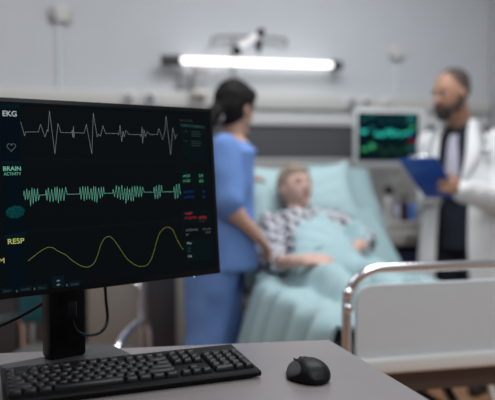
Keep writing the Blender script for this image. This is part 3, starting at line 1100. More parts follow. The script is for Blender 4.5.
tag(sh, 'loose pale teal sheet pulled up over the chest of the patient', 'sheet')

# ================================================================== behind the bed
# drip pole with hooks
ix, iy = 0.865, 4.11
iv = thing('drip_pole', 'slim drip pole with two hooked arms and a small lamp, behind the nurse', 'pole', (ix, iy, 0.0))
MB().cyl((0, 0, 0.40), (0, 0, 1.99), 0.011).build('pole', M_GREYMET, iv)
zt = 1.985
MB().tube(catmull([(-0.135, -0.02, zt - 0.055), (-0.132, -0.02, zt - 0.02), (-0.06, -0.01, zt - 0.005), (0.0, 0, zt), (0.16, 0, zt + 0.0),
                   (0.315, 0, zt - 0.005), (0.322, 0, zt - 0.04)], 6), 0.009, 8).build('hook_arm', M_GREYP, iv)
c0, c1 = at(241, 46, 4.0) - V((ix, iy, 0)), at(255, 37, 4.0) - V((ix, iy, 0))
lp = MB().cap(c0, c1, 0.018, n=18).build('lamp_head', M_LEDW, iv)
MB().ell(c0 + (c0 - c1) * 0.28 - V((0, 0, 0.012)), (0.028, 0.03, 0.028)).build('joint', M_BLACK, iv)
MB().ell(c1 + (c1 - c0) * 0.30 + V((0.01, 0, 0.012)), (0.024, 0.03, 0.024)).build('joint', M_BLACK, iv)
MB().cap(c1 + V((0.02, 0, -0.03)), c1 + V((0.022, 0, -0.075)), 0.020, 0.016).build('knob', M_BLACK, iv)

# small bedside monitor
pm = at(388.5, 137, 4.06)
mon2 = thing('patient_monitor', 'small wall screen with green traces beside the doctor', 'monitor', pm)
Wm, Hm = 0.330, 0.260
MB().box((0.022, 0.03, 0.0), (0.387 + 0.065, 0.05, 0.284 + 0.05), bev=0.012).build('housing', M_TRUNK, mon2)
s2_ = MB().box((0, 0.002, 0), (Wm, 0.006, Hm), bev=0.001).build('screen', glow('dark_screen_glow', (0.002, 0.010, 0.014), 1.0), mon2)
s2_.scale = (1.17, 1, 1.09)


def sline(pts, w, name, m, par, y=-0.004):
    mb = MB()
    for i in range(len(pts) - 1):
        a, b_ = V((pts[i][0], y, pts[i][1])), V((pts[i + 1][0], y, pts[i + 1][1]))
        d = (b_ - a).normalized()
        nn = V((-d.z, 0, d.x)) * w / 2
        ex_ = d * w * 0.25
        f_ = [mb.bm.verts.new(q) for q in (a - nn - ex_, b_ - nn + ex_, b_ + nn + ex_, a + nn - ex_)]
        mb.bm.faces.new(f_)
    return mb.build(name, m, par, smooth=False)


GT = glow('teal_trace_glow', (0.03, 0.55, 0.42), 1.1)
GT2 = glow('dim_teal_glow', (0.012, 0.10, 0.10), 1.0)
GG = glow('green_digit_glow', (0.05, 0.45, 0.16), 0.8)
GY = glow('yellow_trace_glow', (0.05, 0.12, 0.03), 1.0)
pts = []
x = -0.075
while x < 0.125:
    pts.append((x, 0.022 + random.uniform(-0.022, 0.022)))
    x += 0.0042
sline(pts, 0.0045, 'brain_trace', GT, s2_)
pts = [(-0.06 + 0.012 * k, 0.088 + (0.022 if k % 4 == 1 else -0.016 if k % 4 == 2 else 0)) for k in range(15)]
sline(pts, 0.003, 'ekg_trace', GT2, s2_)
pts = [(-0.07 + 0.01 * k, -0.075 + 0.02 * math.sin(k * 0.9)) for k in range(20)]
sline(pts, 0.003, 'resp_trace', GY, s2_)
for (x, z, mm) in ((-0.093, 0.116, GT2), (-0.093, 0.043, GT2), (-0.09, -0.050, GG)):
    MB().lathe((x, -0.004, z), [(0.001, 0), (0.015, 0), (0.015, 0.001), (0.001, 0.0012)], V((0, -1, 0))).build('status_icon', mm, s2_)
for (x, z, w, h, mm) in ((-0.135, 0.095, 0.03, 0.016, GT2), (-0.135, 0.028, 0.035, 0.018, GT), (-0.13, -0.066, 0.035, 0.016, GG),
                         (0.12, 0.10, 0.045, 0.05, GT2), (0.13, 0.05, 0.03, 0.014, GG), (0.13, 0.015, 0.03, 0.012, glow('blue_digit_glow', (0.01, 0.03, 0.25), 0.8)),
                         (0.125, -0.02, 0.035, 0.012, glow('red_digit_glow', (0.35, 0.02, 0.02), 0.6)), (0.125, -0.06, 0.035, 0.02, GT2)):
    MB().box((x, -0.004, z), (w, 0.001, h)).build('readout', mm, s2_)
MB().cyl((0, 0.06, -0.02), (0, WY - pm.y, -0.02), 0.02).build('mount_arm', M_GREYMET, mon2)
q = at(357, 150, 4.09 / (0.974 - 0.225 * (357 - 247.5) / F))
tag(MB().cyl((q.x, 4.09, 0.95), (q.x, 4.09, 1.58), 0.009).build('rail_post', M_STEEL),
    'thin steel post on the wall left of the small green screen', 'post')

# bedside table with its clutter, between bed and doctor
bt = thing('bedside_table', 'beige bedside table with open shelf between the bed and the doctor', 'table', (1.86, 3.90, 0))
m = MB()
m.box((0, 0, 0.86), (0.50, 0.36, 0.03), bev=0.006)
m.build('tabletop', M_DRAWER, bt)
m = MB()
for x in (-0.23, 0.23):
    m.box((x, 0.0, 0.4225), (0.025, 0.33, 0.845))
m.box((0, 0.15, 0.45), (0.44, 0.02, 0.79))
m.box((0, 0, 0.60), (0.44, 0.32, 0.02))
m.box((0, 0, 0.10), (0.44, 0.32, 0.02))
m.build('carcass', M_DRAWER, bt)
d_ = MB().box((0, -0.17, 0.79), (0.44, 0.02, 0.10), bev=0.004).build('drawer', M_DRAWER, bt)
MB().box((0, -0.19, 0.79), (0.12, 0.02, 0.014), bev=0.004).build('handle', M_STEEL, d_)
d_ = MB().box((0, -0.17, 0.34), (0.44, 0.02, 0.46), bev=0.004).build('door', M_DRAWER, bt)
MB().box((0.17, -0.19, 0.45), (0.014, 0.02, 0.10), bev=0.004).build('handle', M_STEEL, d_)
TZ = 0.875


def bottle(px, label, r, h, m_body, m_cap, name='bottle', dy=0.0):
    zc = (3.83 + dy) / (0.974 - 0.225 * (px - 247.5) / F)
    q = at(px, 220, zc)
    o = thing(name, label, 'bottle', (q.x, 3.83 + dy, TZ), 0, 'bottles on the bedside table')
    MB().lathe((0, 0, 0), [(r * 0.9, 0), (r, 0.006), (r, h * 0.62), (r * 0.75, h * 0.74), (r * 0.35, h * 0.80), (r * 0.35, h * 0.85)]).build('vessel', m_body, o)
    MB().lathe((0, 0, h * 0.84), [(r * 0.42, 0), (r * 0.42, h * 0.14), (r * 0.36, h * 0.16)]).build('cap', m_cap, o)
    return o


bottle(388, 'white dispenser bottle on the bedside table, closest to the bed', 0.030, 0.18, M_CREAM, M_GREYP)
bottle(397, 'small bottle with a purple cap on the bedside table', 0.018, 0.12, M_TIE, M_PURPLE, dy=-0.07)
bottle(404, 'dark brown bottle on the bedside table left of the blue box', 0.024, 0.16, M_BROWNB, M_RUBBER, dy=-0.05)
q = at(415, 216, 4.05)
tag(MB().box((q.x, 3.84, TZ + 0.05), (0.09, 0.09, 0.10), bev=0.006).build('glove_box', M_BLUEBOX),
    'blue carton of gloves on the bedside table behind the clipboard', 'box')
tag(MB().box((1.90, 3.86, 0.61 + 0.045), (0.24, 0.20, 0.09), bev=0.006).build('storage_box', M_NAVYBOX),
    'navy box on the open shelf of the bedside table', 'box')
# black knob on a diagonal wall arm
k0, k1 = at(389, 190, 4.02), at(402, 172, 4.10)
ar = thing('steel_rod', 'thin diagonal steel rod with a black knob on the wall below the small screen', 'rod', k1)
MB().tube([k0, k1, V((k1.x, WY, k1.z))], 0.008, 10).build('rod', M_STEEL, ar, world=True)
MB().ell(k0, (0.028, 0.028, 0.025)).build('knob', M_BLACK, ar, world=True)

# ================================================================== left background, low
cb = thing('storage_cabinet', 'taupe storage cabinet against the wall left of the nurse', 'cabinet', (0.215, 3.86, 0))
MB().box((0, 0.02, 0.46), (0.47, 0.52, 0.88), bev=0.004).build('carcass', M_CABI, cb)
d_ = MB().box((-0.08, -0.25, 0.46), (0.29, 0.02, 0.82), bev=0.004).build('door', M_CABI, cb)
MB().box((0.045, -0.27, 0.62), (0.014, 0.022, 0.12), bev=0.004).build('handle', M_STEEL, d_)
d_ = MB().box((0.155, -0.25, 0.46), (0.15, 0.02, 0.82), bev=0.004).build('door', M_CABD, cb)
d2 = thing('storage_cabinet', 'dark grey low cabinet against the wall behind the petrol blue chair', 'cabinet', (-0.36, 3.86, 0))
MB().box((0, 0.02, 0.46), (0.62, 0.52, 0.88), bev=0.004).build('carcass', M_CABD, d2)
for x in (-0.15, 0.15):
    d_ = MB().box((x, -0.25, 0.46), (0.29, 0.02, 0.82), bev=0.004).build('door', M_CABD, d2)
    MB().box((x - 0.11 * (1 if x > 0 else -1), -0.27, 0.62), (0.014, 0.022, 0.12), bev=0.004).build('handle', M_STEEL, d_)

# visitor chair with petrol upholstery and chrome arms
ch = at(66, 420, 2.70)
chair = thing('visitor_chair', 'petrol blue visitor chair with chrome arms behind the monitor stand', 'chair', (ch.x, ch.y, 0), math.radians(-20))
MB().box((0, 0, 0.42), (0.50, 0.48, 0.07), bev=0.025, seg=3).build('seat', M_GREYFAB, chair)
MB().box((-0.15, 0.20, 0.66), (0.26, 0.05, 0.24), bev=0.02, seg=3).build('backrest', M_CHAIR, chair)
for sx in (-1, 1):
    MB().tube(catmull([(0.28 * sx, 0.24, 0.03), (0.28 * sx, 0.24, 0.40), (0.28 * sx, 0.22, 0.54), (0.28 * sx, 0.10, 0.585), (0.28 * sx, -0.10, 0.585), (0.28 * sx, -0.22, 0.545),
                       (0.28 * sx, -0.25, 0.44), (0.28 * sx, -0.27, 0.03)], 6), 0.014, 10).build('arm_frame', M_CHROME, chair)
MB().tube([(-0.27, 0.10, 0.37), (0.27, 0.10, 0.37)], 0.011).build('cross_bar', M_CHROME, chair)
MB().tube(catmull([(-0.24, 0.235, 0.36), (-0.24, 0.25, 0.60), (-0.2, 0.25, 0.72), (0.2, 0.25, 0.72), (0.24, 0.25, 0.60), (0.24, 0.235, 0.36)], 5), 0.011).build('back_frame', M_CHROME, chair)

# ================================================================== the desk
DKZ = 0.83
c1_ = on_z(329, 339.5, DKZ)
c2_ = on_z(0, 353, DKZ)
c3_ = on_z(430, 400, DKZ)
e1 = (c2_ - c1_).normalized()
e2 = (c3_ - c1_).normalized()
pB, pA = c1_ + e1 * 1.25, c1_
pC = c1_ + e2 * 1.0
pD = pB + e2 * 0.95
desk = thing('desk', 'grey desk with an angled right corner under the monitor and keyboard', 'desk', ((pA + pC).x / 2 - 0.4, (pA + pC).y / 2, 0))
m = MB().prism([(p.x, p.y) for p in (pA, pB, pD, pC)], DKZ - 0.028, DKZ)
m.build('desktop', M_DESK, desk, world=True, bev=0.002)
for (p, dx, dy) in ((pA, -0.08, -0.08), (pB, 0.08, -0.08), (pC, -0.12, 0.08), (pD, 0.08, 0.08)):
    MB().box((p.x + dx, p.y + dy, (DKZ - 0.028) / 2), (0.05, 0.05, DKZ - 0.028), bev=0.004).build('leg', M_GREYP, desk, world=True)

# ------------------------------------------------------------------ the big monitor
u_dir = camdir(0.794, 0.607)
mrz = math.atan2(u_dir.y, u_dir.x)
MW, MH = 0.63, 0.380
MZR = 1.568
TILT = math.radians(5)
cor = at(220.8, 273.3, MZR)
n_out = V((u_dir.y, -u_dir.x, 0))                # towards the viewer
cbm = cor - u_dir * (MW / 2)                     # bottom centre of the front face
STX, STY = -0.025, 0.085                         # stand offset along the screen and behind it
mroot = V((cbm.x, cbm.y, DKZ)) + u_dir * STX - n_out * STY
mon = thing('computer_monitor', 'large black monitor showing EKG, brain and breathing curves on the desk', 'monitor', mroot, mrz)
MI = Matrix.Translation(mroot) @ Matrix.Rotation(mrz, 4, 'Z')
MInv = MI.inverted()
b0 = MInv @ cbm                                  # bottom centre in the monitor's own frame
tR = Matrix.Rotation(-TILT, 3, 'X')              # top leans back (+y)
FM = Matrix.Translation(b0) @ tR.to_4x4()        # panel frame: x right, z up, front at y=0
BEZ, BEZB = 0.0085, 0.013


def panel(mb, *a):
    bmesh.ops.transform(mb.bm, matrix=FM, verts=mb.bm.verts)
    return mb


m = MB()
m.box((0, 0.012, MH / 2), (MW, 0.024, MH), bev=0.003)
m.box((STX, 0.036, MH * 0.45), (MW * 0.6, 0.03, MH * 0.6), bev=0.012)
panel(m).build('housing', M_BLACKG, mon)
SW0, SW1 = -MW / 2 + BEZ, MW / 2 - BEZ
m = MB()
m.box(((SW0 + SW1) / 2, -0.0002, (BEZB + MH - BEZ) / 2), (SW1 - SW0, 0.0008, MH - BEZ - BEZB))
msc = bpy.data.materials.new('monitor_screen')
msc.use_nodes = True
bb = msc.node_tree.nodes['Principled BSDF']
bb.inputs['Base Color'].default_value = (0.0015, 0.0015, 0.0018, 1)
bb.inputs['Roughness'].default_value = 0.4
bb.inputs['Specular IOR Level'].default_value = 0.06
bb.inputs['Emission Color'].default_value = (0.0011, 0.0026, 0.0036, 1)
bb.inputs['Emission Strength'].default_value = 1.0
screen = panel(m).build('screen', msc, mon, smooth=False)
# stand
m = MB()
m.box((-0.024, -0.076, 0.005), (0.242, 0.116, 0.010), bev=0.003)
m.build('stand_base', mat('dark_grey_metal', (0.062, 0.062, 0.066), 0.4, metal=0.2, noise_amt=0.02), mon)
m = MB()
m.box((-0.018, -0.036, 0.16), (0.078, 0.044, 0.30), bev=0.006)
m.build('stand_column', M_BLACKG, mon)
m = MB().cyl((-0.03, -0.02, 0.26), (-0.03, -0.06, 0.26), 0.032)
m.build('hinge', M_BLACKG, mon)
# --- picture on the screen
FMW = MI @ FM
FMWi = FMW.inverted()
OFF = -0.0012


def scr(px, py):
    o = FMWi @ CAM
    d = FMWi.to_3x3() @ ray(px, py)
    t_ = (OFF - o.y) / d.y
    q = o + d * t_
    return q.x, q.z


def trace(name, pix, w, m, spl=False, par=None, y=OFF):
    pts = [scr(*q) for q in pix]
    mb = MB()
    for i in range(len(pts) - 1):
        a, b_ = V((pts[i][0], y, pts[i][1])), V((pts[i + 1][0], y, pts[i + 1][1]))
        d = (b_ - a).normalized()
        nn = V((-d.z, 0, d.x)) * w / 2
        ex_ = d * w * 0.3
        f_ = [mb.bm.verts.new(q) for q in (a - nn - ex_, b_ - nn + ex_, b_ + nn + ex_, a + nn - ex_)]
        mb.bm.faces.new(f_)
    return panel(mb).build(name, m, par or screen, smooth=False)


def patch(name, pix, m, y=OFF + 0.0003):
    mb = MB()
    vs = [mb.bm.verts.new((*((lambda q: (q[0], y, q[1]))(scr(*q))),)) for q in pix]
    mb.bm.faces.new(vs)
    return panel(mb).build(name, m, screen, smooth=False)


def text(body, px0, py0, px1, hpx, m, bold=0.0, slant=None, name='screen_text'):
    """baseline from (px0,py0) to px1, cap height hpx"""
    cu = bpy.data.curves.new('txt', 'FONT')
    cu.body = body
    cu.size = 1
    cu.offset = bold
    o = bpy.data.objects.new('txt', cu)
    COL.objects.link(o)
    dg = bpy.context.evaluated_depsgraph_get()
    me = bpy.data.meshes.new_from_object(o.evaluated_get(dg))
    bpy.data.objects.remove(o)
    xs = [v.co.x for v in me.vertices]
    x0, x1 = min(xs), max(xs)
    cap = 0.70
    u0, w0 = scr(px0, py0)
    u1, _ = scr(px1, py0)
    _, wt = scr(px0, py0 - hpx)
    sx = (u1 - u0) / (x1 - x0)
    sz = (wt - w0) / cap
    for v in me.vertices:
        v.co = V((u0 + (v.co.x - x0) * sx, OFF, w0 + v.co.y * sz))
    me.transform(FM)
    me.materials.clear()
    me.materials.append(m)
    me.name = name
    return link(name, me, screen)


G_W = glow('white_text_glow', (0.36, 0.40, 0.43), 1.0)
G_EKG = glow('ekg_line_glow', (0.17, 0.20, 0.21), 1.0)
G_BR = glow('green_line_glow', (0.11, 0.36, 0.25), 1.0)
G_BRT = glow('green_text_glow', (0.13, 0.42, 0.29), 1.0)
G_RS = glow('olive_line_glow', (0.17, 0.21, 0.045), 1.0)
G_RST = glow('lime_text_glow', (0.40, 0.44, 0.13), 1.0)
G_COL = glow('label_column_glow', (0.0018, 0.0048, 0.0075), 1.0)
G_COL2 = glow('label_head_glow', (0.0025, 0.0085, 0.0130), 1.0)
G_BOX = glow('log_box_glow', (0.0030, 0.0066, 0.0074), 1.0)
G_HEADB = glow('log_header_glow', (0.008, 0.028, 0.028), 1.0)
G_DIM = glow('dim_text_glow', (0.040, 0.055, 0.058), 1.0)
G_DIMW = glow('mid_text_glow', (0.11, 0.12, 0.12), 1.0)
G_BL = glow('blue_text_glow', (0.005, 0.036, 0.16), 1.0)
G_RD = glow('red_text_glow', (0.33, 0.018, 0.022), 1.0)
G_GR = glow('green_digits_glow', (0.07, 0.30, 0.16), 1.0)
G_LINE = glow('divider_glow', (0.004, 0.010, 0.013), 1.0)
G_TEALB = glow('brain_icon_glow', (0.002, 0.034, 0.036), 1.0)

patch('label_column', [(1.5, 161), (20.5, 161), (23, 205), (24, 231), (4, 234)], G_COL)
patch('label_column', [(0.5, 103.5), (19.3, 104.5), (20.3, 160), (1.4, 160)], G_COL)
patch('label_column', [(4.2, 235.5), (25, 232), (26.5, 290), (6.5, 294)], G_COL)
patch('label_heading', [(0.5, 103.5), (19.3, 104.5), (19.4, 109), (0.6, 108.6)], G_COL2, OFF + 0.0001)
patch('label_heading', [(1.5, 161), (20.6, 161), (20.9, 164.6), (1.7, 164.6)], G_COL2, OFF + 0.0001)
patch('label_heading', [(4.2, 235.5), (25, 232), (25.2, 236), (4.5, 239.6)], G_COL2, OFF + 0.0001)
patch('top_strip', [(20, 104.2), (205, 114), (205, 115), (20, 105.4)], G_COL, OFF + 0.0001)
trace('divider', [(21, 159), (181, 162)], 0.0006, G_LINE)
trace('divider', [(23, 232), (185, 220)], 0.0006, G_LINE)
trace('divider', [(179, 116), (186, 270)], 0.0006, G_LINE)
ek = [(69, 140), (82, 186), (85, 173), (128, 173), (135, 148), (150, 190), (158, 165), (160, 172), (165, 103), (183, 246), (193, 145), (203, 175),
      (238, 176), (241, 168), (242, 190), (245, 155), (246, 193), (249, 175), (280, 177), (288, 148), (306, 246), (311, 110), (324, 190), (328, 180),
      (335, 188), (343, 153), (352, 178)]
ekp = [(x / 3.3333, 80 + y / 3.3333) for x, y in ek]
e2k = [(48, 158), (62, 158), (68, 163), (73, 128), (79, 188), (84, 150), (88, 170), (94, 147), (105, 162), (145, 162), (150, 170), (153, 135), (155, 193),
       (160, 145), (165, 170), (172, 152), (182, 162), (208, 162), (214, 140), (228, 180), (236, 150), (240, 95), (257, 235), (265, 138), (274, 178),
       (276, 165), (281, 165)]
ekp += [(100 + x / 3.638, 90 + y / 3.638) for x, y in e2k]
trace('ekg_trace', ekp, 0.0007, G_EKG)
br = []
rb = random.Random(3)
bursts = [(24, 39.5), (46, 67), (80, 104), (113, 144), (154, 162), (174, 180.5)]
x = 24.0
base = lambda x: 195.0 - 0.0255 * (x - 40)
for (a, b_) in bursts:
    br.append((a - 0.3, base(a)))
    x = a
    up = True
    while x < b_:
        pr = (x - a) / (b_ - a)
        dn = 9.0 * (0.55 + 0.65 * math.sin(PI * min(1, max(0, pr))))
        amp = rb.uniform(0.45, 1.0)
        br.append((x, base(x) + (-8.0 * amp if up else dn * amp)))
        up = not up
        x += rb.uniform(0.95, 1.75)
    br.append((b_ + 0.2, base(b_)))
trace('brain_trace', br, 0.0008, G_BR)
rs = [(28, 261), (33, 257), (38, 253), (43, 249.6), (48, 247.4), (53, 247.8), (57, 250.5), (61, 252.6), (66, 255), (71, 259.5), (76, 263), (82, 266.2), (88, 267),
      (92, 265), (95, 261.5), (98, 254), (101, 244.5), (105, 238), (109.5, 236.6), (113.6, 239.5), (119, 247), (123.5, 253.8), (128, 259.7), (135.5, 265),
      (141, 266.5), (147, 265), (150.5, 260.5), (153.5, 253), (158, 237), (162.5, 229.6), (167.5, 227.2), (172.5, 229.6), (176, 237), (179.5, 244), (183, 249.4)]
rsp = [(p.x, p.y) for p in catmull([(x, y, 0) for x, y in rs], 4)]
trace('resp_trace', rsp, 0.0008, G_RS)
text('EKG', 2.6, 115.9, 16.8, 5.4, G_W, 0.016)
hx, hy = 11.3, 147
heart = []
for k in range(29):
    a = 2 * PI * k / 28
    heart.append((hx + 4.3 * (16 * math.sin(a) ** 3) / 16, hy - 4.4 * (13 * math.cos(a) - 5 * math.cos(2 * a) - 2 * math.cos(3 * a) - math.cos(4 * a)) / 16))
trace('heart_icon', heart, 0.0009, G_DIMW)
text('BRAIN', 3.2, 170.7, 21.0, 4.3, G_BRT, 0.015)
text('ACTIVITY', 3.8, 175.4, 21.2, 3.0, G_BRT, 0.0)
text('RESP', 8.0, 244.2, 24.4, 5.2, G_RST, 0.012)
text('BPM', -10.5, 264.3, 4.6, 5.2, G_RST, 0.0)
bi = []
for k in range(26):
    a = 2 * PI * k / 25
    r_ = 1 + 0.07 * math.sin(a * 9) + (0.12 * math.cos(a))
    bi.append((14.2 + 9.4 * math.cos(a) * r_, 212 - 6.3 * math.sin(a) * r_ - 0.8 * math.cos(a)))
patch('brain_icon', bi[:-1], G_TEALB, OFF + 0.0001)
for (cx, cy, rr_) in ((10, 211, 3.4), (17, 209.5, 4.0), (14, 215, 3.0)):
    trace('brain_fold', [(cx + rr_ * math.cos(k * 0.6), cy - rr_ * 0.6 * math.sin(k * 0.6)) for k in range(8)], 0.0009, glow('brain_fold_glow', (0.004, 0.070, 0.070), 1.0))
# data log
patch('log_box', [(180.4, 123.5), (204.6, 126.0), (207.3, 162.5), (189.5, 162.0), (182.6, 156)], G_BOX)
patch('log_header', [(180.5, 123.5), (204.6, 126.0), (204.8, 128.6), (180.7, 126.5)], G_HEADB, OFF + 0.0001)
text('DATA LOG', 180.0, 121.3, 192.5, 2.0, G_DIM, 0.0)
text('TIME', 183.5, 126.2, 187.2, 1.4, G_DIM)
text('EVENT', 194.5, 127.3, 200, 1.4, G_DIM)
for (y, n_) in ((131.5, 3), (141.0, 3)):
    text('15:20' if y < 135 else '15:24', 183.8, y + 0.4, 187.0, 1.2, G_DIM)
    for k in range(n_):
        trace('log_row', [(191.5, y + 2.2 * k), (200.0 + 1.3 * (k % 2), y + 0.5 + 2.2 * k)], 0.0009, G_DIM)
patch('readout_box', [(180.0, 170), (207.6, 172.5), (208.4, 186.3), (180.7, 184.6)], G_BOX)
text('etO2', 183.0, 177.0, 190.0, 2.6, G_GR, 0.0)
text('inO2', 183.4, 182.0, 190.3, 2.6, G_GR, 0.0)
text('59', 199.0, 177.3, 203.0, 2.9, G_GR, 0.0)
text('65', 199.3, 182.3, 203.4, 2.9, G_GR, 0.0)
text('etN2O', 184.0, 193.0, 194.0, 2.4, G_BL, 0.0)
text('inN2O', 184.3, 198.2, 194.3, 2.4, G_BL, 0.0)
text('0', 202.6, 193.2, 204.6, 2.8, G_BL, 0.0)
text('0', 202.9, 198.4, 204.9, 2.8, G_BL, 0.0)
patch('readout_box', [(182.4, 210.2), (209.3, 209.6), (210.2, 222.2), (183.3, 223.8)], G_BOX)
text('NIBP', 185.2, 214.8, 192.5, 2.5, G_RD, 0.0)
text('113/74', 185.4, 219.4, 196.5, 2.6, G_RD, 0.0)
text('(88)', 198.6, 218.8, 206.4, 2.6, G_RD, 0.0)
text('mmHg', 199.5, 221.8, 204.5, 1.4, G_DIM)
text('INTERVAL', 186.2, 231.4, 198.5, 2.2, G_DIMW)
text('ET', 186.4, 235.8, 189.2, 2.0, G_DIMW)
text('15 min', 203.0, 229.9, 210.5, 1.9, G_DIMW)
text('13:20', 205.5, 233.2, 210.6, 1.7, G_DIMW)
patch('readout_box', [(185.2, 240.2), (210.9, 238.2), (212, 258.6), (186.6, 262.2)], G_BOX)
text('MAC', 187.3, 244.2, 191.8, 1.9, G_W)
for k, yy in enumerate((247.5, 250.5)):
    patch('bar_icon', [(187.8, yy), (190.6, yy - 0.3), (190.7, yy + 1.4), (187.9, yy + 1.7)], G_HEADB, OFF + 0.0001)
text('0.8', 188.3, 257.4, 191.8, 2.0, G_W)
# dock of buttons along the bottom
for (x0, x1, y0, s_) in ((1.2, 13.8, 291.5, 'START'), (19.0, 32.0, 289.8, 'MONITOR'), (36.5, 47.5, 288.2, 'FULL'), (68.5, 80.5, 284.6, 'SLEEP')):
    sl = -0.115
    patch('dock_button', [(x0, y0 - 3.0), (x1, y0 - 3.0 + sl * (x1 - x0)), (x1, y0 + 2.7 + sl * (x1 - x0)), (x0, y0 + 2.7)], G_COL2)
    text(s_, x0 + 2.2, y0 + 1.0, x1 - 1.8, 1.9, G_DIM)
patch('dock_button', [(52.0, 276.5), (64.2, 275.0), (64.8, 286.8), (52.6, 288.2)], G_COL2)
for yy in (281, 285):
    patch('dock_icon', [(56, yy), (58.3, yy - 1.4), (60.6, yy - 0.5), (58.4, yy + 0.9)], G_DIMW, OFF + 0.0001)
for (x_, y_) in ((16, 291.4), (33.6, 289), (66, 285.2)):
    patch('dock_icon', [(x_, y_ - 1.3), (x_ + 1.7, y_ - 1.5), (x_ + 1.8, y_ + 1.0), (x_ + 0.1, y_ + 1.2)], G_DIM, OFF + 0.0001)
# tiny power light under the lower edge
q = scr(195.5, 275.6)
m = MB().ell((q[0], 0.004, -0.0006), (0.0012, 0.0012, 0.0012), nu=10, nv=6)
panel(m).build('power_light', glow('power_light_glow', (0.8, 0.85, 0.9), 1.5), mon)

# ------------------------------------------------------------------ cables at the stand
zc = 1.37
pts = [at(105, 284, 1.50), at(106, 300, 1.50), at(107.5, 318, 1.49), at(104.5, 328, 1.47), at(97, 334, 1.45), at(86, 335, 1.39), at(77, 331, 1.355), at(73, 324, 1.345),
       at(72.5, 317, 1.34), at(72.5, 308, 1.34)]
cbl = thing('cable', 'black looped cable hanging below the monitor right of its stand', 'cable', pts[5], 0, 'black monitor cables')
MB().tube(catmull(pts, 6), 0.0034, 10).build('cord', M_BLACK, cbl, world=True)
MB().box(pts[-1] + V((0, 0, -0.004)), (0.016, 0.012, 0.034), bev=0.002).build('plug', M_BLACK, cbl, world=True)
pts = [at(50, 298, 1.44), at(43, 303.5, 1.44), at(25, 314, 1.44), at(8, 322.5, 1.43), at(-12, 331, 1.42), at(-40, 345, 1.40)]
tag(MB().tube(catmull(pts, 6), 0.0036, 10).build('cable', M_BLACK), 'black cable running off to the left from the monitor stand', 'cable', 'black monitor cables')

# ------------------------------------------------------------------ keyboard
KZ = DKZ
kr = on_z(231, 343.7, KZ + 0.024)                # back right corner (top face)
kl = on_z(1, 368.0, KZ + 0.024)
kf = on_z(262, 375.5, KZ + 0.014)
ku = (kr - kl)
ku.z = 0
ku.normalize()
kv = V((ku.y, -ku.x, 0))                         # towards the user
krz = math.atan2(ku.y, ku.x)
KW, KD = 0.458, 0.166
kc = V((kr.x, kr.y, KZ)) - ku * (KW / 2) + kv * (KD / 2)
kb = thing('keyboard', 'black full size keyboard on the desk in front of the monitor', 'keyboard', kc, krz)
hb, hf = 0.024, 0.014                            # top height at the back and the front edge
prof = [(KD / 2, 0.0135), (KD / 2, hb - 0.002), (KD / 2 - 0.003, hb), (-KD / 2 + 0.003, hf), (-KD / 2, hf - 0.003), (-KD / 2 + 0.002, 0.004), (-0.01, 0.0125), (KD / 2 - 0.01, 0.0135)]
m = MB()
rings = []
for (x, ins) in ((-KW / 2, 0.002), (-KW / 2 + 0.002, 0.0), (KW / 2 - 0.002, 0.0), (KW / 2, 0.002)):
    rings.append([V((x, y * (1 - ins * 6), z - (ins * 0.5 if z > 0.01 else 0))) for y, z in prof])
m.loft(rings)
m.build('case', M_KBODY, kb, angle=30)
for x in (-KW / 2 + 0.012, KW / 2 - 0.03):
    for y, h_ in ((-KD / 2 + 0.015, 0.007), (KD / 2 - 0.012, 0.0145)):
        MB().cyl((x, y, 0), (x, y, h_), 0.006, n=12).build('rubber_foot', M_RUBBER, kb)
slope = (hb - hf) / KD
U = 0.01905
KX0 = -KW / 2 + 0.006


def key_mesh(w, d):
    mb = MB()
    hgt = 0.0085
    rings = []
    for (ins, z, oy) in ((0.0, 0.0, 0), (0.0004, 0.002, 0), (0.0024, hgt - 0.0014, 0.0008), (0.0032, hgt - 0.0003, 0.001), (0.0042, hgt, 0.001)):
        hw, hd, rc = w / 2 - ins, d / 2 - ins, 0.0022
        ring = []
        for (cx, cy, a0) in ((hw - rc, hd - rc, 0), (-hw + rc, hd - rc, PI / 2), (-hw + rc, -hd + rc, PI), (hw - rc, -hd + rc, 1.5 * PI)):
            for k in range(4):
                a = a0 + PI / 2 * k / 3
                ring.append(V((cx + rc * math.cos(a), cy + rc * math.sin(a) + oy, z)))
        rings.append(ring)
    # dished top
    ctr = [V((p.x * 0.5, p.y * 0.5, hgt - 0.0008)) for p in rings[-1]]
    rings.append(ctr)
    mb.loft(rings)
    return mb.mesh('key', M_KEY, True, 42)


KM = {}
keys = []


def addkey(xu, row, w=1.0, hrows=1.0):
    keys.append((xu, row, w, hrows))


for xu in [0] + [2 + k for k in range(4)] + [6.5 + k for k in range(4)] + [11 + k for k in range(4)] + [15.25, 16.25, 17.25]:
    addkey(xu, 0)
for k in range(13):
    addkey(k, 1)
addkey(13, 1, 2)
addkey(0, 2, 1.5)
for k in range(12):
    addkey(1.5 + k, 2)
addkey(13.5, 2, 1.5)
addkey(0, 3, 1.75)
for k in range(11):
    addkey(1.75 + k, 3)
addkey(12.75, 3, 2.25)
addkey(0, 4, 2.25)
for k in range(10):
    addkey(2.25 + k, 4)
addkey(12.25, 4, 2.75)
for (x, w) in ((0, 1.25), (1.25, 1.25), (2.5, 1.25), (3.75, 6.25), (10, 1.25), (11.25, 1.25), (12.5, 1.25), (13.75, 1.25)):
    addkey(x, 5, w)
for r_ in (1, 2):
    for k in range(3):
        addkey(15.25 + k, r_)
addkey(16.25, 4)
for k in range(3):
    addkey(15.25 + k, 5)
for k in range(4):
    addkey(18.5 + k, 1)
for r_ in (2, 3, 4):
    for k in range(3):
        addkey(18.5 + k, r_)
addkey(21.5, 2, 1, 2)
addkey(18.5, 5, 2)
addkey(20.5, 5)
addkey(21.5, 4, 1, 2)
rowsY = [KD / 2 - 0.033] + [KD / 2 - 0.0585 - U * 1.04 * k for k in range(5)]
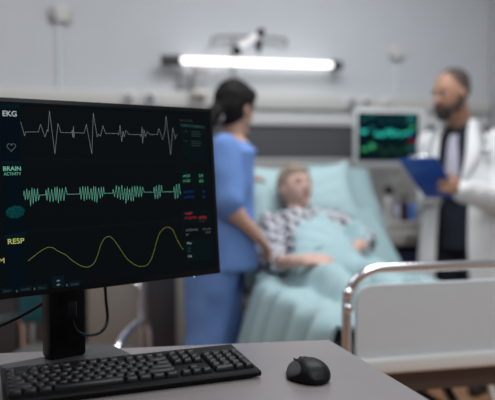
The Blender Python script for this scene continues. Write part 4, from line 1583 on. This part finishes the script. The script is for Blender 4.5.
XS = (KW - 0.012) / (22.5 * U)
# the keys farthest out of the picture (left front corner) go last
keys.sort(key=lambda k: (k[1] >= 4 and k[0] < 2.5) or (k[1] == 5 and k[0] < 5))
pieces = MB()
for idx, (xu, row, w, hr) in enumerate(keys):
    kk = (w, hr)
    if kk not in KM:
        KM[kk] = key_mesh(w * U * XS - 0.0012, (U * hr) - 0.0012)
    x = KX0 + (xu + w / 2) * U * XS
    y = rowsY[row] - (hr - 1) * U / 2
    z = hf + (y + KD / 2) * slope + 0.0003
    mtx = Matrix.Translation((x, y, z)) @ Matrix.Rotation(math.atan(slope), 4, 'X')
    if idx < 100:
        o = bpy.data.objects.new('key', KM[kk])
        COL.objects.link(o)
        o.parent = kb
        o.location = (x, y, z)
        o.rotation_euler = (math.atan(slope), 0, 0)
    else:
        me = KM[kk].copy()
        me.transform(mtx)
        pieces.bm.from_mesh(me)
if pieces.bm.verts:
    o = pieces.build('key_remainder', M_KEY, kb, angle=42)
    o['kind'] = 'stuff'

# ------------------------------------------------------------------ mouse
mc = on_z(308.5, 377.5, DKZ)
mfw = camdir(-0.36, 0.93)
mouse = thing('computer_mouse', 'black ergonomic mouse with grey thumb rest on the desk', 'mouse', mc, math.atan2(mfw.y, mfw.x) - PI / 2)
LEN, WID, HGT = 0.106, 0.072, 0.0355


def mouse_pt(t_, a):
    y = (t_ - 0.5) * LEN
    e = max(0.0, 1 - abs(2 * t_ - 1) ** 2.6) ** 0.5
    hw = WID / 2 * (0.86 + 0.14 * (1 - t_)) * e
    hh = HGT * (0.66 + 0.36 * math.sin(PI * min(1, (1.03 - t_) * 0.82 + 0.05))) * (max(0.0, 1 - abs(2 * t_ - 1) ** 3.4) ** 0.5)
    ca, sa = math.cos(a), math.sin(a)
    x = hw * math.copysign(abs(ca) ** 0.75, ca)
    if sa >= 0:
        z = 0.009 + max(0, hh - 0.009) * abs(sa) ** 0.85
    else:
        z = 0.009 - 0.0075 * abs(sa) ** 0.5
    if x < 0:                                    # thumb side flares towards the desk
        low = max(0, 1 - z / 0.026)
        x -= 0.012 * low * math.exp(-((t_ - 0.52) / 0.30) ** 2)
        mid = math.exp(-((z - 0.025) / 0.010) ** 2)
        x += 0.004 * mid * math.exp(-((t_ - 0.55) / 0.25) ** 2)
    x += 0.05 * (z - 0.01)
    return V((x, y, z))


m = MB()
m.loft([[mouse_pt(0.004 + 0.992 * k / 36, 2 * PI * q / 40) for q in range(40)] for k in range(37)])
body = m.build('shell', M_BLACK, mouse, angle=70)
rows = []
for i in range(13):
    rr_ = i / 12
    row = []
    for k in range(29):
        th_ = 2 * PI * k / 28
        t_ = 0.56 + 0.30 * rr_ * math.cos(th_)
        a_ = PI - 0.40 + 0.46 * rr_ * math.sin(th_)
        p_ = mouse_pt(t_, a_)
        d1 = mouse_pt(t_ + 0.01, a_) - mouse_pt(t_ - 0.01, a_)
        d2_ = mouse_pt(t_, a_ + 0.02) - mouse_pt(t_, a_ - 0.02)
        nn = d1.cross(d2_).normalized()
        if nn.x > 0:
            nn = -nn
        row.append(p_ + nn * (0.0009 - 0.0006 * rr_ ** 6))
    rows.append(row)
MB().grid(rows).build('thumb_rest', M_GREYTHUMB, mouse, angle=80)
wp = mouse_pt(0.80, PI / 2)
MB().lathe((wp.x - 0.0035, wp.y, wp.z - 0.0065), [(0.004, 0), (0.0085, 0.0005), (0.0095, 0.0035), (0.0085, 0.0065), (0.004, 0.007)], V((1, 0, 0)), 22).build('scroll_wheel', M_RUBBER, mouse)
wp = mouse_pt(0.64, PI / 2)
MB().box((wp.x, wp.y, wp.z), (0.006, 0.009, 0.002), Matrix.Rotation(0.0, 3, 'X'), bev=0.0008).build('wheel_button', M_BLACKG, mouse)
wp = mouse_pt(0.72, PI - 1.0)
MB().box((wp.x, wp.y, wp.z), (0.003, 0.016, 0.004), Matrix.Rotation(-0.6, 3, 'Y'), bev=0.0012).build('side_button', M_BLACKG, mouse)
